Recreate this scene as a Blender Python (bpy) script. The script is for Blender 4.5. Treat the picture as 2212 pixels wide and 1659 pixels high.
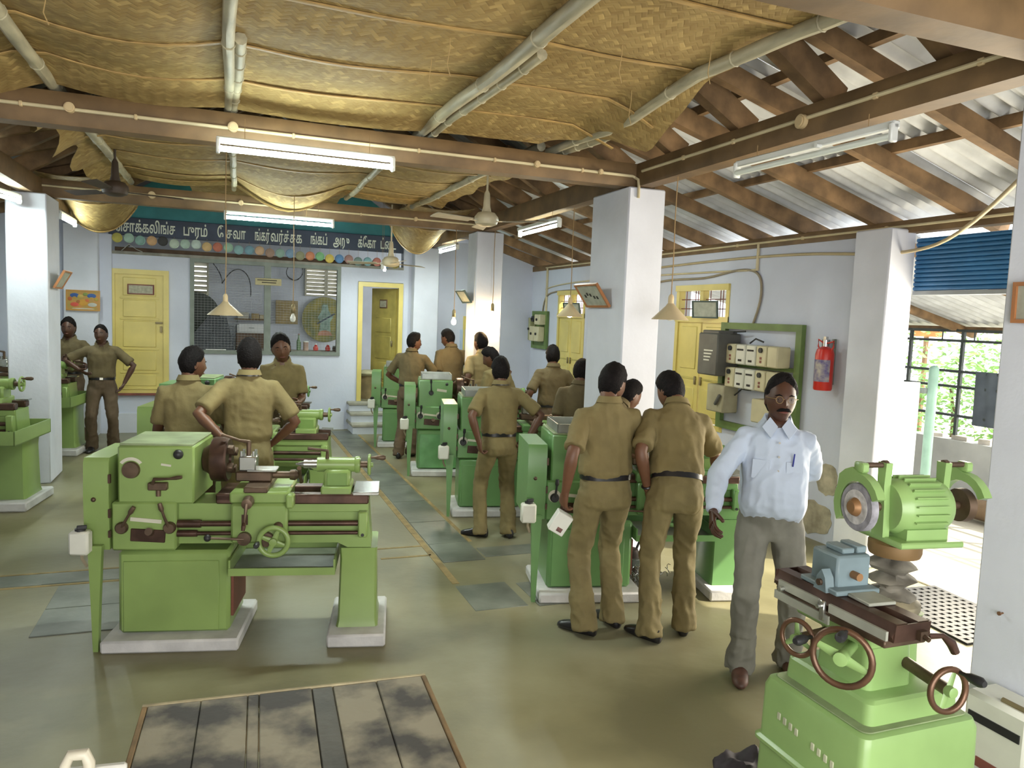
import bpy, bmesh, math, random
import numpy as np
from mathutils import Vector, Matrix, noise
PI = math.pi
for o in list(bpy.data.objects):
    bpy.data.objects.remove(o)
S = bpy.context.scene
COL = S.collection
# ---------------------------------------------------------------- camera, sky, sun, added fill lamps, exposure
yaw, pit, rol = (math.radians(a) for a in (20.806, 5.032, -2.194))
fw = Vector((math.sin(yaw)*math.cos(pit), math.cos(yaw)*math.cos(pit), -math.sin(pit)))
rt = Vector((math.cos(yaw), -math.sin(yaw), 0)); dn = fw.cross(rt)
r2 = math.cos(rol)*rt + math.sin(rol)*dn; d2 = -math.sin(rol)*rt + math.cos(rol)*dn
cam = bpy.data.cameras.new('camera'); co = bpy.data.objects.new('camera', cam); COL.objects.link(co)
M = Matrix((( r2.x, -d2.x, -fw.x, 0.0), (r2.y, -d2.y, -fw.y, 0.0), (r2.z, -d2.z, -fw.z, 2.0), (0, 0, 0, 1)))
co.matrix_world = M
cam.sensor_fit = 'HORIZONTAL'; cam.sensor_width = 36.0; cam.lens = 36.0*1645.2/2212; cam.clip_start = 0.05
S.camera = co
W = bpy.data.worlds.new('sky'); S.world = W; W.use_nodes = True
bg = W.node_tree.nodes['Background']; bg.inputs[0].default_value = (0.92, 0.96, 1.0, 1); bg.inputs[1].default_value = 3.0
def lamp(name, kind, loc, energy, color=(1, 1, 1), rot=(0, 0, 0), **kw):
    l = bpy.data.lights.new(name, kind); l.energy = energy; l.color = color
    for k, v in kw.items(): setattr(l, k, v)
    o = bpy.data.objects.new(name, l); COL.objects.link(o); o.location = loc; o.rotation_euler = rot
    return o
def aim(o, d): o.rotation_euler = Vector(d).to_track_quat('-Z', 'Y').to_euler()
sun = lamp('sun', 'SUN', (12, -4, 12), 7.0, (1.0, 0.93, 0.78), angle=0.012); aim(sun, (-.62, .42, -.66))
# area lamp added to stand in for light from an unseen entrance behind
dl = lamp('entrance_fill', 'AREA', (0.9, -1.5, 1.75), 145.0, (1.0, 0.96, 0.86), shape='RECTANGLE', size=5.2, size_y=2.2); aim(dl, (0, 1, 0.0))
# area lamp added at the shutter door, emulating sky and bounce light outside
dr = lamp('yard_fill', 'AREA', (5.62, 3.75, 1.25), 130.0, (1.0, 0.90, 0.70), shape='RECTANGLE', size=1.9, size_y=1.9); aim(dr, (-1, 0.05, -0.05))
# area lamp added inside the store room to brighten it
ds = lamp('store_fill', 'AREA', (4.8, 14.5, 2.3), 45.0, (.95, 1.0, 1.0), shape='RECTANGLE', size=2.0, size_y=1.4); aim(ds, (-1, .15, -.1))
vs = S.view_settings; vs.view_transform = 'Standard'; vs.look = 'None'; vs.gamma = 1.0; vs.use_curve_mapping = False; vs.exposure = 0.25
# ---------------------------------------------------------------- materials
def lin(r, g, b):
    f = lambda c: (c/255/12.92) if c/255 <= .04045 else ((c/255+.055)/1.055)**2.4
    return (f(r), f(g), f(b))
MATS = {}
def mat(name, col, rough=.6, metal=0., var=.12, scale=6., bump=0., bscale=40., col2=None, spec=.5, emit=None, estr=0., stretch=(1, 1, 1), detail=4., lo=.35, hi=.7, trans=0.):
    if name in MATS: return MATS[name]
    m = bpy.data.materials.new(name); m.use_nodes = True; nt = m.node_tree; N = nt.nodes; L = nt.links
    b = N['Principled BSDF']; b.inputs['Roughness'].default_value = rough; b.inputs['Metallic'].default_value = metal
    b.inputs['Specular IOR Level'].default_value = spec
    tc = N.new('ShaderNodeTexCoord'); mp = N.new('ShaderNodeMapping'); mp.inputs['Scale'].default_value = stretch
    L.new(tc.outputs['Object'], mp.inputs['Vector'])
    if var > 0 or col2:
        n = N.new('ShaderNodeTexNoise'); n.inputs['Scale'].default_value = scale; n.inputs['Detail'].default_value = detail
        L.new(mp.outputs[0], n.inputs['Vector'])
        cr = N.new('ShaderNodeValToRGB'); cr.color_ramp.elements[0].position = lo; cr.color_ramp.elements[1].position = hi
        c2 = col2 or tuple(c*(1-var) for c in col)
        cr.color_ramp.elements[0].color = (*c2, 1); cr.color_ramp.elements[1].color = (*(tuple(min(1, c*(1+var*.5)) for c in col) if not col2 else col), 1)
        L.new(n.outputs['Fac'], cr.inputs['Fac']); L.new(cr.outputs['Color'], b.inputs['Base Color'])
    else:
        b.inputs['Base Color'].default_value = (*col, 1)
    if bump > 0:
        n2 = N.new('ShaderNodeTexNoise'); n2.inputs['Scale'].default_value = bscale; n2.inputs['Detail'].default_value = 3
        L.new(mp.outputs[0], n2.inputs['Vector'])
        bp = N.new('ShaderNodeBump'); bp.inputs['Strength'].default_value = bump; bp.inputs['Distance'].default_value = .01
        L.new(n2.outputs['Fac'], bp.inputs['Height']); L.new(bp.outputs[0], b.inputs['Normal'])
    if emit:
        b.inputs['Emission Color'].default_value = (*emit, 1); b.inputs['Emission Strength'].default_value = estr
    if trans:
        b.inputs['Transmission Weight'].default_value = trans
    m.diffuse_color = (*col, 1)
    MATS[name] = m
    return m
# ---------------------------------------------------------------- mesh helpers
class MB:
    def __init__(s): s.v = []; s.f = []
    def add(s, v, f):
        k = len(s.v); s.v += [tuple(p) for p in v]; s.f += [tuple(i+k for i in q) for q in f]; return s
    def box(s, c, d, rot=None, bev=0.):
        hx, hy, hz = d[0]/2, d[1]/2, d[2]/2
        if bev <= 0:
            v = [(x, y, z) for x in (-hx, hx) for y in (-hy, hy) for z in (-hz, hz)]
            f = [(0, 1, 3, 2), (4, 6, 7, 5), (0, 4, 5, 1), (2, 3, 7, 6), (0, 2, 6, 4), (1, 5, 7, 3)]
        else:
            e = min(bev, hx*.49*2, hy*.98, hz*.98); v = []; ix = {}
            for sx in (-1, 1):
                for sy in (-1, 1):
                    for sz in (-1, 1):
                        for a in range(3):
                            p = [sx*(hx-e), sy*(hy-e), sz*(hz-e)]; p[a] = (sx*hx, sy*hy, sz*hz)[a]
                            ix[(sx, sy, sz, a)] = len(v); v.append(p)
            f = []
            def q(*k): f.append([ix[i] for i in k])
            for t in (-1, 1):
                q((t, -1, -1, 0), (t, 1, -1, 0), (t, 1, 1, 0), (t, -1, 1, 0)) if t > 0 else q((t, -1, 1, 0), (t, 1, 1, 0), (t, 1, -1, 0), (t, -1, -1, 0))
                q((-1, t, -1, 1), (-1, t, 1, 1), (1, t, 1, 1), (1, t, -1, 1)) if t > 0 else q((1, t, -1, 1), (1, t, 1, 1), (-1, t, 1, 1), (-1, t, -1, 1))
                q((-1, -1, t, 2), (1, -1, t, 2), (1, 1, t, 2), (-1, 1, t, 2)) if t > 0 else q((-1, 1, t, 2), (1, 1, t, 2), (1, -1, t, 2), (-1, -1, t, 2))
            for a, b_ in ((-1, -1), (-1, 1), (1, -1), (1, 1)):
                q((a, b_, -1, 0), (a, b_, -1, 1), (a, b_, 1, 1), (a, b_, 1, 0))
                q((a, -1, b_, 0), (a, -1, b_, 2), (a, 1, b_, 2), (a, 1, b_, 0))
                q((-1, a, b_, 1), (-1, a, b_, 2), (1, a, b_, 2), (1, a, b_, 1))
            for sx in (-1, 1):
                for sy in (-1, 1):
                    for sz in (-1, 1): q((sx, sy, sz, 0), (sx, sy, sz, 1), (sx, sy, sz, 2))
        if rot is not None: v = [tuple(rot @ Vector(p)) for p in v]
        return s.add([(p[0]+c[0], p[1]+c[1], p[2]+c[2]) for p in v], f)
    def b2(s, a, b, bev=0.): return s.box([(a[i]+b[i])/2 for i in range(3)], [abs(b[i]-a[i]) for i in range(3)], bev=bev)
    def rings(s, R, closed=False, cap=True):
        n = len(R[0]); v = [p for r in R for p in r]; f = []; m = len(R)
        for i in range(m if closed else m-1):
            a, b = i*n, ((i+1) % m)*n
            for j in range(n):
                k = (j+1) % n; f.append((a+j, a+k, b+k, b+j))
        if cap and not closed:
            f.append(tuple(range(n-1, -1, -1))); f.append(tuple((m-1)*n+j for j in range(n)))
        return s.add(v, f)
    def tube(s, P, r, n=8, cap=True, flat=1., up=None):
        P = [Vector(p) for p in P]; m = len(P); R = []
        r = r if isinstance(r, (list, tuple)) else [r]*m
        t0 = (P[1]-P[0]).normalized()
        u = Vector(up) if up else (Vector((0, 0, 1)) if abs(t0.z) < .9 else Vector((1, 0, 0)))
        u = (u-t0*u.dot(t0)).normalized()
        for i in range(m):
            t = ((P[min(i+1, m-1)]-P[max(i-1, 0)])).normalized()
            u = u-t*u.dot(t)
            u = u.normalized() if u.length > 1e-6 else t.orthogonal().normalized()
            w = t.cross(u)
            R.append([P[i]+u*(math.cos(2*PI*k/n)*r[i]*flat)+w*(math.sin(2*PI*k/n)*r[i]) for k in range(n)])
        return s.rings(R, cap=cap)
    def cyl(s, a, b, r, r1=None, n=14): return s.tube([a, b], [r, r if r1 is None else r1], n)
    def spin(s, prof, c=(0, 0, 0), ax=(0, 0, 1), n=20, cap=True):
        ax = Vector(ax).normalized(); u = ax.orthogonal().normalized(); w = ax.cross(u); c = Vector(c)
        return s.rings([[c+ax*h+u*(math.cos(2*PI*k/n)*r)+w*(math.sin(2*PI*k/n)*r) for k in range(n)] for r, h in prof], cap=cap)
    def ball(s, c, r, n=12, m=8, sc=(1, 1, 1)):
        R = []
        for i in range(m+1):
            t = PI*i/m; rr = max(math.sin(t), 1e-3)
            R.append([(c[0]+r*sc[0]*rr*math.cos(2*PI*k/n), c[1]+r*sc[1]*rr*math.sin(2*PI*k/n), c[2]-r*sc[2]*math.cos(t)) for k in range(n)])
        return s.rings(R)
    def torus(s, c, ax, R, r, n=28, m=8, flat=1.):
        ax = Vector(ax).normalized(); u = ax.orthogonal().normalized(); w = ax.cross(u); c = Vector(c); RR = []
        for k in range(n):
            a = 2*PI*k/n; d = u*math.cos(a)+w*math.sin(a)
            RR.append([c+d*(R+r*math.cos(2*PI*j/m))+ax*(r*flat*math.sin(2*PI*j/m)) for j in range(m)])
        return s.rings(RR, closed=True)
    def prism(s, poly, y0, y1, plane='xz'):
        n = len(poly)
        def P(p, y): return (p[0], y, p[1]) if plane == 'xz' else ((y, p[0], p[1]) if plane == 'yz' else (p[0], p[1], y))
        v = [P(p, y0) for p in poly]+[P(p, y1) for p in poly]
        f = [tuple(range(n)), tuple(range(2*n-1, n-1, -1))]+[((i+1) % n, i, n+i, n+(i+1) % n) for i in range(n)]
        return s.add(v, f)
    def xf(s, Mx):
        s.v = [tuple(Mx @ Vector(p)) for p in s.v]; return s
    def mesh(s, name, m=None, smooth=40):
        me = bpy.data.meshes.new(name); me.from_pydata(s.v, [], s.f)
        bm = bmesh.new(); bm.from_mesh(me); bmesh.ops.recalc_face_normals(bm, faces=bm.faces); bm.to_mesh(me); bm.free()
        if smooth:
            me.polygons.foreach_set('use_smooth', [True]*len(me.polygons)); me.set_sharp_from_angle(angle=math.radians(smooth))
        if m: me.materials.append(m)
        return me
def obj(name, mb, m, parent=None, smooth=40, loc=None, rot=None, label=None):
    o = bpy.data.objects.new(name, mb.mesh(name, m, smooth) if isinstance(mb, MB) else mb); COL.objects.link(o)
    if parent: o.parent = parent
    if loc: o.location = loc
    if rot: o.rotation_euler = rot
    if label: o['label'] = label
    return o
def tag(o, label, cat, group=None, kind=None):
    o['label'] = label; o['category'] = cat
    if group: o['group'] = group
    if kind: o['kind'] = kind
    return o
def thing(name, label, cat, loc=(0, 0, 0), rotz=0., group=None):
    o = bpy.data.objects.new(name, None); COL.objects.link(o); o.location = loc; o.rotation_euler = (0, 0, rotz); o.empty_display_size = .1
    return tag(o, label, cat, group)
def struct(name, mb, m, parent=None, smooth=40, **k):
    o = obj(name, mb, m, parent, smooth, **k)
    if not parent: o['kind'] = 'structure'
    return o
def semp(name, label=None):
    o = bpy.data.objects.new(name, None); COL.objects.link(o); o['kind'] = 'structure'
    if label: o['label'] = label
    return o
SC2 = bpy.data.scenes.new('scratch')
def to_mesh(data, name, mods=()):
    "evaluate a curve, text or mesh in a scratch scene and return plain mesh data"
    o = bpy.data.objects.new('scratch', data); SC2.collection.objects.link(o)
    for kind, kw in mods:
        q = o.modifiers.new(kind, kind)
        for k_, v_ in kw.items(): setattr(q, k_, v_)
    with bpy.context.temp_override(scene=SC2, view_layer=SC2.view_layers[0]):
        dg = bpy.context.evaluated_depsgraph_get(); dg.update()
    me = bpy.data.meshes.new_from_object(o.evaluated_get(dg)); me.name = name
    bpy.data.objects.remove(o)
    return me
def text(name, body, m, size, loc, rot, parent=None, depth=.001, align='CENTER', width=None):
    c = bpy.data.curves.new(name, 'FONT'); c.body = body; c.size = size; c.extrude = depth; c.align_x = align; c.align_y = 'CENTER'; c.offset = .0035
    c.materials.append(m); me = to_mesh(c, name)
    if width:
        xs = [v.co.x for v in me.vertices]
        if xs:
            k = width/max(max(xs)-min(xs), 1e-4); x0 = (max(xs)+min(xs))/2
            for v in me.vertices: v.co.x = (v.co.x-x0)*k
    o = bpy.data.objects.new(name, me); COL.objects.link(o); o.location = loc; o.rotation_euler = rot
    if parent: o.parent = parent
    return o
RZ = lambda a: Matrix.Rotation(a, 3, 'Z')
RX = lambda a: Matrix.Rotation(a, 3, 'X')
RY = lambda a: Matrix.Rotation(a, 3, 'Y')
rnd = random.Random(7)
# ================================================================= STRUCTURE
wallm = mat('whitewash', (.60, .63, .74), .85, var=.10, scale=1.3, bump=.15, bscale=25, detail=6)
wallw = mat('pillar_whitewash', (.66, .68, .76), .85, var=.10, scale=2.0, bump=.15, bscale=30, detail=6)
def floor_mat():
    m = mat('cement_floor', (.295, .265, .145), .40, var=.45, scale=1.1, bump=.12, bscale=18, col2=(.15, .135, .070), detail=9, lo=.38, hi=.66)
    nt = m.node_tree; N = nt.nodes; L = nt.links; b = N['Principled BSDF']
    tc = N.new('ShaderNodeTexCoord'); n = N.new('ShaderNodeTexNoise'); n.inputs['Scale'].default_value = .55; n.inputs['Detail'].default_value = 5
    L.new(tc.outputs['Object'], n.inputs['Vector'])
    cr = N.new('ShaderNodeValToRGB'); cr.color_ramp.elements[0].position = .45; cr.color_ramp.elements[1].position = .62
    mx = N.new('ShaderNodeMix'); mx.data_type = 'RGBA'; L.new(n.outputs['Fac'], cr.inputs['Fac'])
    src = b.inputs['Base Color'].links[0].from_socket
    ma = N.new('ShaderNodeMath'); ma.operation = 'MULTIPLY'; ma.inputs[1].default_value = .55; L.new(cr.outputs['Color'], ma.inputs[0])
    L.new(ma.outputs[0], mx.inputs[0]); L.new(src, mx.inputs[6]); mx.inputs[7].default_value = (.20, .205, .155, 1)
    L.new(mx.outputs[2], b.inputs['Base Color'])
    return m
floorm = floor_mat()
floor = struct('floor', MB().b2((-3.9, -1.7, -.12), (5.25, 12.95, 0)), floorm)
slate = mat('slate_slab', (.155, .165, .135), .38, var=.4, scale=3, bump=.12, bscale=20, detail=7)
grout = mat('yellow_cement_edging', (.30, .215, .085), .7, var=.35, scale=9, bump=.2)
def slab(x0, y0, x1, y1, parent=floor):
    o = obj('stone_slab', MB().b2((x0+.006, y0+.006, -.02), (x1-.006, y1-.006, .004+rnd.random()*.003), bev=.003), slate, parent)
y = 6.28
while y < 12.3:
    h = .62+rnd.random()*.3; slab(1.66, y, 2.03, y+h); y += h
x = 2.04
slab(2.04, 5.84, 2.62, 6.10); slab(2.62, 5.83, 3.05, 6.09); slab(1.66, 5.78, 2.03, 6.28)
slab(1.60, 4.75, 2.0, 5.25); slab(2.06, 4.72, 2.45, 5.2)
for x in (-3.2, -2.5, -1.8, -1.2): slab(x, 6.0, x+.66, 6.25)
slab(-1.08, 5.05, -.45, 5.5); slab(-1.08, 5.5, -.45, 5.95)
for a, b in (((1.60, 5.3), (1.655, 12.3)), ((2.035, 6.3), (2.07, 12.3)), ((-1.5, 6.255), (1.6, 6.28)), ((-1.5, 5.965), (-.4, 5.99)), ((1.2, 5.99), (1.62, 6.02))):
    obj('cement_edging', MB().b2((*a, -.01), (*b, .003)), grout, floor)
# walls
def wall_rects(name, rects, axis, at, th, m, parent=None):
    mb = MB()
    for a0, z0, a1, z1 in rects:
        if axis == 'x': mb.b2((a0, at, z0), (a1, at+th, z1))
        else: mb.b2((at, a0, z0), (at+th, a1, z1))
    return struct(name, mb, m, parent, smooth=0)
FY = 12.95
wall_far = wall_rects('wall_back', [(-3.9, 0, -1.62, 3.3), (-1.62, 0, -.8, .6), (-1.62, 2.50, -.8, 2.72), (-.8, 0, -.5, 2.72), (-.5, 0, 1.81, 1.24), (1.81, 0, 2.10, 2.72), (2.10, 0, 2.86, .42), (2.10, 2.5, 2.86, 2.72), (2.86, 0, 5.6, 3.25)], 'x', FY, .2, wallm)
# gable above the store room opening
teal = mat('teal_board', (.05, .27, .30), .6, var=.25, scale=2.5)
struct('trim_1', MB().prism([(-1.62, 3.27), (2.86, 3.27), (2.86, 3.45), (.68, 4.95), (-1.62, 3.45)], FY+.02, FY+.06), teal)
struct('trim_2', MB().b2((-1.62, FY-.02, 2.72), (2.86, FY+.16, 2.765)), mat('wall_ledge', (.30, .29, .25), .8, var=.3))
RW = 5.25
# right wall : openings for two windows, and the shutter door near the camera
wall_right = wall_rects('wall_right', [(5.15, 0, 7.11, 2.88), (7.11, 0, 8.17, .79), (7.11, 2.46, 8.17, 2.88), (8.17, 0, 10.74, 2.88), (10.74, 0, 11.77, .79), (10.74, 2.46, 11.77, 2.88), (11.77, 0, 13.15, 2.88), (-1.7, 0, 2.9, 2.88), (2.9, 2.84, 5.15, 2.88)], 'y', RW, .20, wallm)
struct('trim_3', MB().b2((RW-.20, 4.78, 0), (RW+.08, 5.16, 2.84), bev=.012), wallw)
wall_left = wall_rects('wall_left', [(-1.7, 0, 7.2, 2.88), (7.2, 0, 8.3, .8), (7.2, 2.4, 8.3, 2.88), (8.3, 0, 9.6, 2.88), (9.6, 0, 10.7, .8), (9.6, 2.4, 10.7, 2.88), (10.7, 0, 13.15, 2.88)], 'y', -4.18, .28, wallm)
wall_near = wall_rects('wall_front', [(-4.18, 0, -1.9, 4), (-1.9, 0, 3.7, .5), (-1.9, 3.0, 3.7, 4), (3.7, 0, 5.53, 4)], 'x', -1.95, .2, wallm)
struct('wall_front_gable', MB().prism([(-4.2, 4), (5.55, 4), (.68, 5.3)], -1.95, -1.75), wallm)
# pillars
def pillar(name, x0, y0, x1, y1):
    p = struct(name, MB().b2((x0, y0, 0), (x1, y1, 3.11), bev=.012), wallw)
    return p
pillar('pillar', 3.12, 5.66, 3.47, 6.33); pillar('pillar.001', 3.12, 9.72, 3.50, 10.1)
pillar('pillar.002', 3.12, 1.66, 3.52, 2.33); pillar('pillar.003', -2.14, 9.4, -1.76, 10.05); pillar('pillar.004', -2.14, 5.66, -1.79, 6.33)
pillar('pillar.005', 3.0, 12.72, 3.43, 13.0); pillar('pillar.006', -2.19, 12.72, -1.74, 13.0); pillar('pillar.007', -2.14, 1.66, -1.79, 2.33)
struct('trim_4', MB().b2((-1.74, 12.88, 0), (-1.58, 12.96, 3.0)), wallm)
# skirting ledge on the far wall
struct('baseboard_back', MB().b2((-1.62, 12.92, 0), (1.9, 12.955, .30)).b2((2.5, 12.92, 0), (3.0, 12.955, .30)), wallw)
stain = mat('peeled_plaster', (.30, .235, .11), .9, var=.4, scale=14)
def patch(pts, plane, at, th=.004):
    mb = MB().prism(pts, at, at+th, plane); return mb
patch_o = obj('plaster_patch', patch([(2.06, .20), (2.12, .44), (2.2, .38), (2.24, .22), (2.27, 0), (2.06, 0)], 'yz', 3.117), stain, bpy.data.objects['pillar.002'])
blob = lambda cy, cz, ry, rz, sd: [(cy+ry*math.cos(k*PI/14)*(1+.25*noise.noise(Vector((math.cos(k*PI/14)*2, math.sin(k*PI/14)*2, sd)))), max(.02, cz+rz*math.sin(k*PI/14)*(1+.3*noise.noise(Vector((math.cos(k*PI/14)*2, math.sin(k*PI/14)*2, sd+4)))))) for k in range(28)]
damp = mat('damp_plaster', (.46, .41, .30), .9, var=.35, scale=9)
obj('plaster_patch', patch(blob(5.48, .60, .14, .15, 1), 'yz', RW-.004), damp, wall_right); obj('plaster_patch', patch(blob(5.62, .22, .24, .16, 3), 'yz', RW-.0035), damp, wall_right)
for yy, zz in ((1.98, 1.06), (1.99, 1.38), (2.02, 1.70), (2.2, .82)):
    obj('nail', MB().cyl((3.122, yy, zz), (3.095, yy, zz-.004), .004, n=6).cyl((3.10, yy, zz), (3.094, yy, zz), .009, n=8), mat('rusty_nail', (.16, .08, .04), .6), bpy.data.objects['pillar.002'])
# ------------------------------------------------------------- roof
wood = mat('old_timber', (.25, .15, .07), .75, var=.5, scale=5, bump=.3, bscale=30, stretch=(1, 1, 1), detail=6)
woodd = mat('beam_timber', (.19, .115, .050), .6, var=.35, scale=4, bump=.15, bscale=18, detail=6)
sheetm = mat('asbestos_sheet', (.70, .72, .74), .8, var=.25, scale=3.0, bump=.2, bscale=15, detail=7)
sheetd = mat('dark_sheet', (.40, .41, .42), .85, var=.35, scale=3.0, bump=.2, bscale=15, detail=7)  # darker copy of the sheet; on the left aisle it paints in missing light
ceiling = semp('ceiling')
def sheet(x0, z0, x1, z1, ya, yb, m):
    "corrugated sheet, flutes running down the slope from (x0,z0) to (x1,z1)"
    n = int(round((yb-ya)/.13))*8; v = []; d = Vector((x1-x0, 0, z1-z0)).normalized(); nn = Vector((-d.z, 0, d.x));
    if nn.z < 0: nn = -nn
    for k in range(n+1):
        yy = ya+(yb-ya)*k/n; h = .026*math.sin(2*PI*(yy)/.13)
        for (x, z) in ((x0, z0), (x1, z1)):
            p = Vector((x, yy, z))+nn*h; v.append(p)
    for k in range(n+1):
        v.append(Vector(v[2*k])+nn*.007); v.append(Vector(v[2*k+1])+nn*.007)
    q = 2*(n+1); f = []
    for k in range(n):
        f += [(2*k, 2*k+1, 2*k+3, 2*k+2), (q+2*k, q+2*k+2, q+2*k+3, q+2*k+1), (2*k, 2*k+2, q+2*k+2, q+2*k), (2*k+1, q+2*k+1, q+2*k+3, 2*k+3)]
    f += [(0, q, q+1, 1), (2*n, 2*n+1, q+2*n+1, q+2*n)]
    return obj('roof_sheet', MB().add(v, f), m, ceiling, smooth=60)
AZ = lambda x: 2.90+.30*(5.25-x)          # aisle rafter underside line (right), mirrored for the left
NZ = lambda x: 3.34+.60*(3.3-x)           # nave rafter line
mir = lambda x: 1.36-x
y = -1.9; k = 0
while y < 13.2:
    yb = y+1.04
    dz = .004*(k % 3)
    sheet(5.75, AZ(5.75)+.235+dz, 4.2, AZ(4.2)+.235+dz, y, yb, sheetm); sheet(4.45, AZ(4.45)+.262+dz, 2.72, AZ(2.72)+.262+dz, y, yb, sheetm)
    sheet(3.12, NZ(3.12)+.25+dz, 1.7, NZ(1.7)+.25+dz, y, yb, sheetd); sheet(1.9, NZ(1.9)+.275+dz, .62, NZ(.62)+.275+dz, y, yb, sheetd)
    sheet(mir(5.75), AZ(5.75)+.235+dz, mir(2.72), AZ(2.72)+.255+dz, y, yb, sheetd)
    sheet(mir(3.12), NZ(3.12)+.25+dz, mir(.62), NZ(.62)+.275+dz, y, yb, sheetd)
    y += 1.04-.13*.5 if False else 1.04; k += 1
def bar(a, b, w, h, m, name, parent, roll=None):
    a = Vector(a); b = Vector(b); t = (b-a).normalized(); s = t.cross(Vector((0, 0, 1))).normalized(); u = s.cross(t)
    mb = MB(); R = []
    n = 6
    for i in range(n+1):
        p = a+(b-a)*(i/n); j = [rnd.uniform(-.006, .006) for _ in range(2)]
        R.append([p+s*(w/2+j[0])*sx+u*(h/2+j[1])*su for sx, su in ((-1, -1), (-1, -.6), (-1, .6), (-.8, 1), (.8, 1), (1, .6), (1, -.6), (.8, -1), (-.8, -1))])
    mb.rings(R); return obj(name, mb, m, parent, smooth=50)
ky = [4.32+.84*i for i in range(-7, 11)]
for i, yy in enumerate(ky):
    dy = rnd.uniform(-.04, .04); h = .13+rnd.uniform(-.015, .02)
    bar((5.7, yy+dy, AZ(5.7)+.08), (2.75, yy+dy*.3+.03, AZ(2.75)+.08), .085, h, wood, 'rafter', ceiling)
    bar((3.42, yy+.22+dy, NZ(3.42)+.09), (.66, yy+.22-dy, NZ(.66)+.09), .10, .17, wood, 'rafter', ceiling)
    if yy > 1:
        bar((mir(5.7), yy+dy, AZ(5.7)+.08), (mir(2.75), yy+dy*.3+.03, AZ(2.75)+.08), .10, h, wood, 'rafter', ceiling)
        bar((mir(3.42), yy+.15+dy, NZ(3.42)+.09), (mir(.66), yy+.15-dy, NZ(.66)+.09), .10, .17, wood, 'rafter', ceiling)
for x, zf in ((3.42, AZ), (4.5, AZ), (2.3, NZ), (1.2, NZ)):
    for xx in (x, mir(x)):
        for y0, y1 in ((-1.8, 3.6), (3.6, 8.4), (8.4, 13.1)):
            bar((xx, y0, zf(x)+.185), (xx, y1, zf(x)+.185), .06, .07, wood, 'purlin', ceiling)
bar((.68, -1.8, NZ(.68)+.06), (.68, 13.1, NZ(.68)+.06), .08, .18, wood, 'ridge_board', ceiling)
for xx in (5.30, mir(5.30)): bar((xx, -1.8, 2.855), (xx, 13.1, 2.875), .13, .10, woodd, 'wall_plate', ceiling)
# beams on the pillars
def beam(name, a, b, w=.16, h=.20):
    o = bar(a, b, w, h, woodd, name, None); o['kind'] = 'structure'; return o
beam('beam', (-4.0, 5.80, 3.225), (3.4, 5.80, 3.215), .17, .20)
beam('beam.001', (-4.0, 9.88, 3.225), (3.4, 9.88, 3.215), .17, .20)
beam('beam.002', (-4.0, 2.21, 3.225), (3.5, 2.21, 3.225), .17, .20)
beam('beam.003', (3.28, -1.8, 3.215), (3.28, 5.95, 3.215), .15, .20)
beam('beam.004', (3.28, 5.96, 3.215), (3.28, 12.9, 3.215), .15, .20)
beam('beam.005', (-1.95, -1.8, 3.215), (-1.95, 12.9, 3.215), .15, .20)
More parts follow.
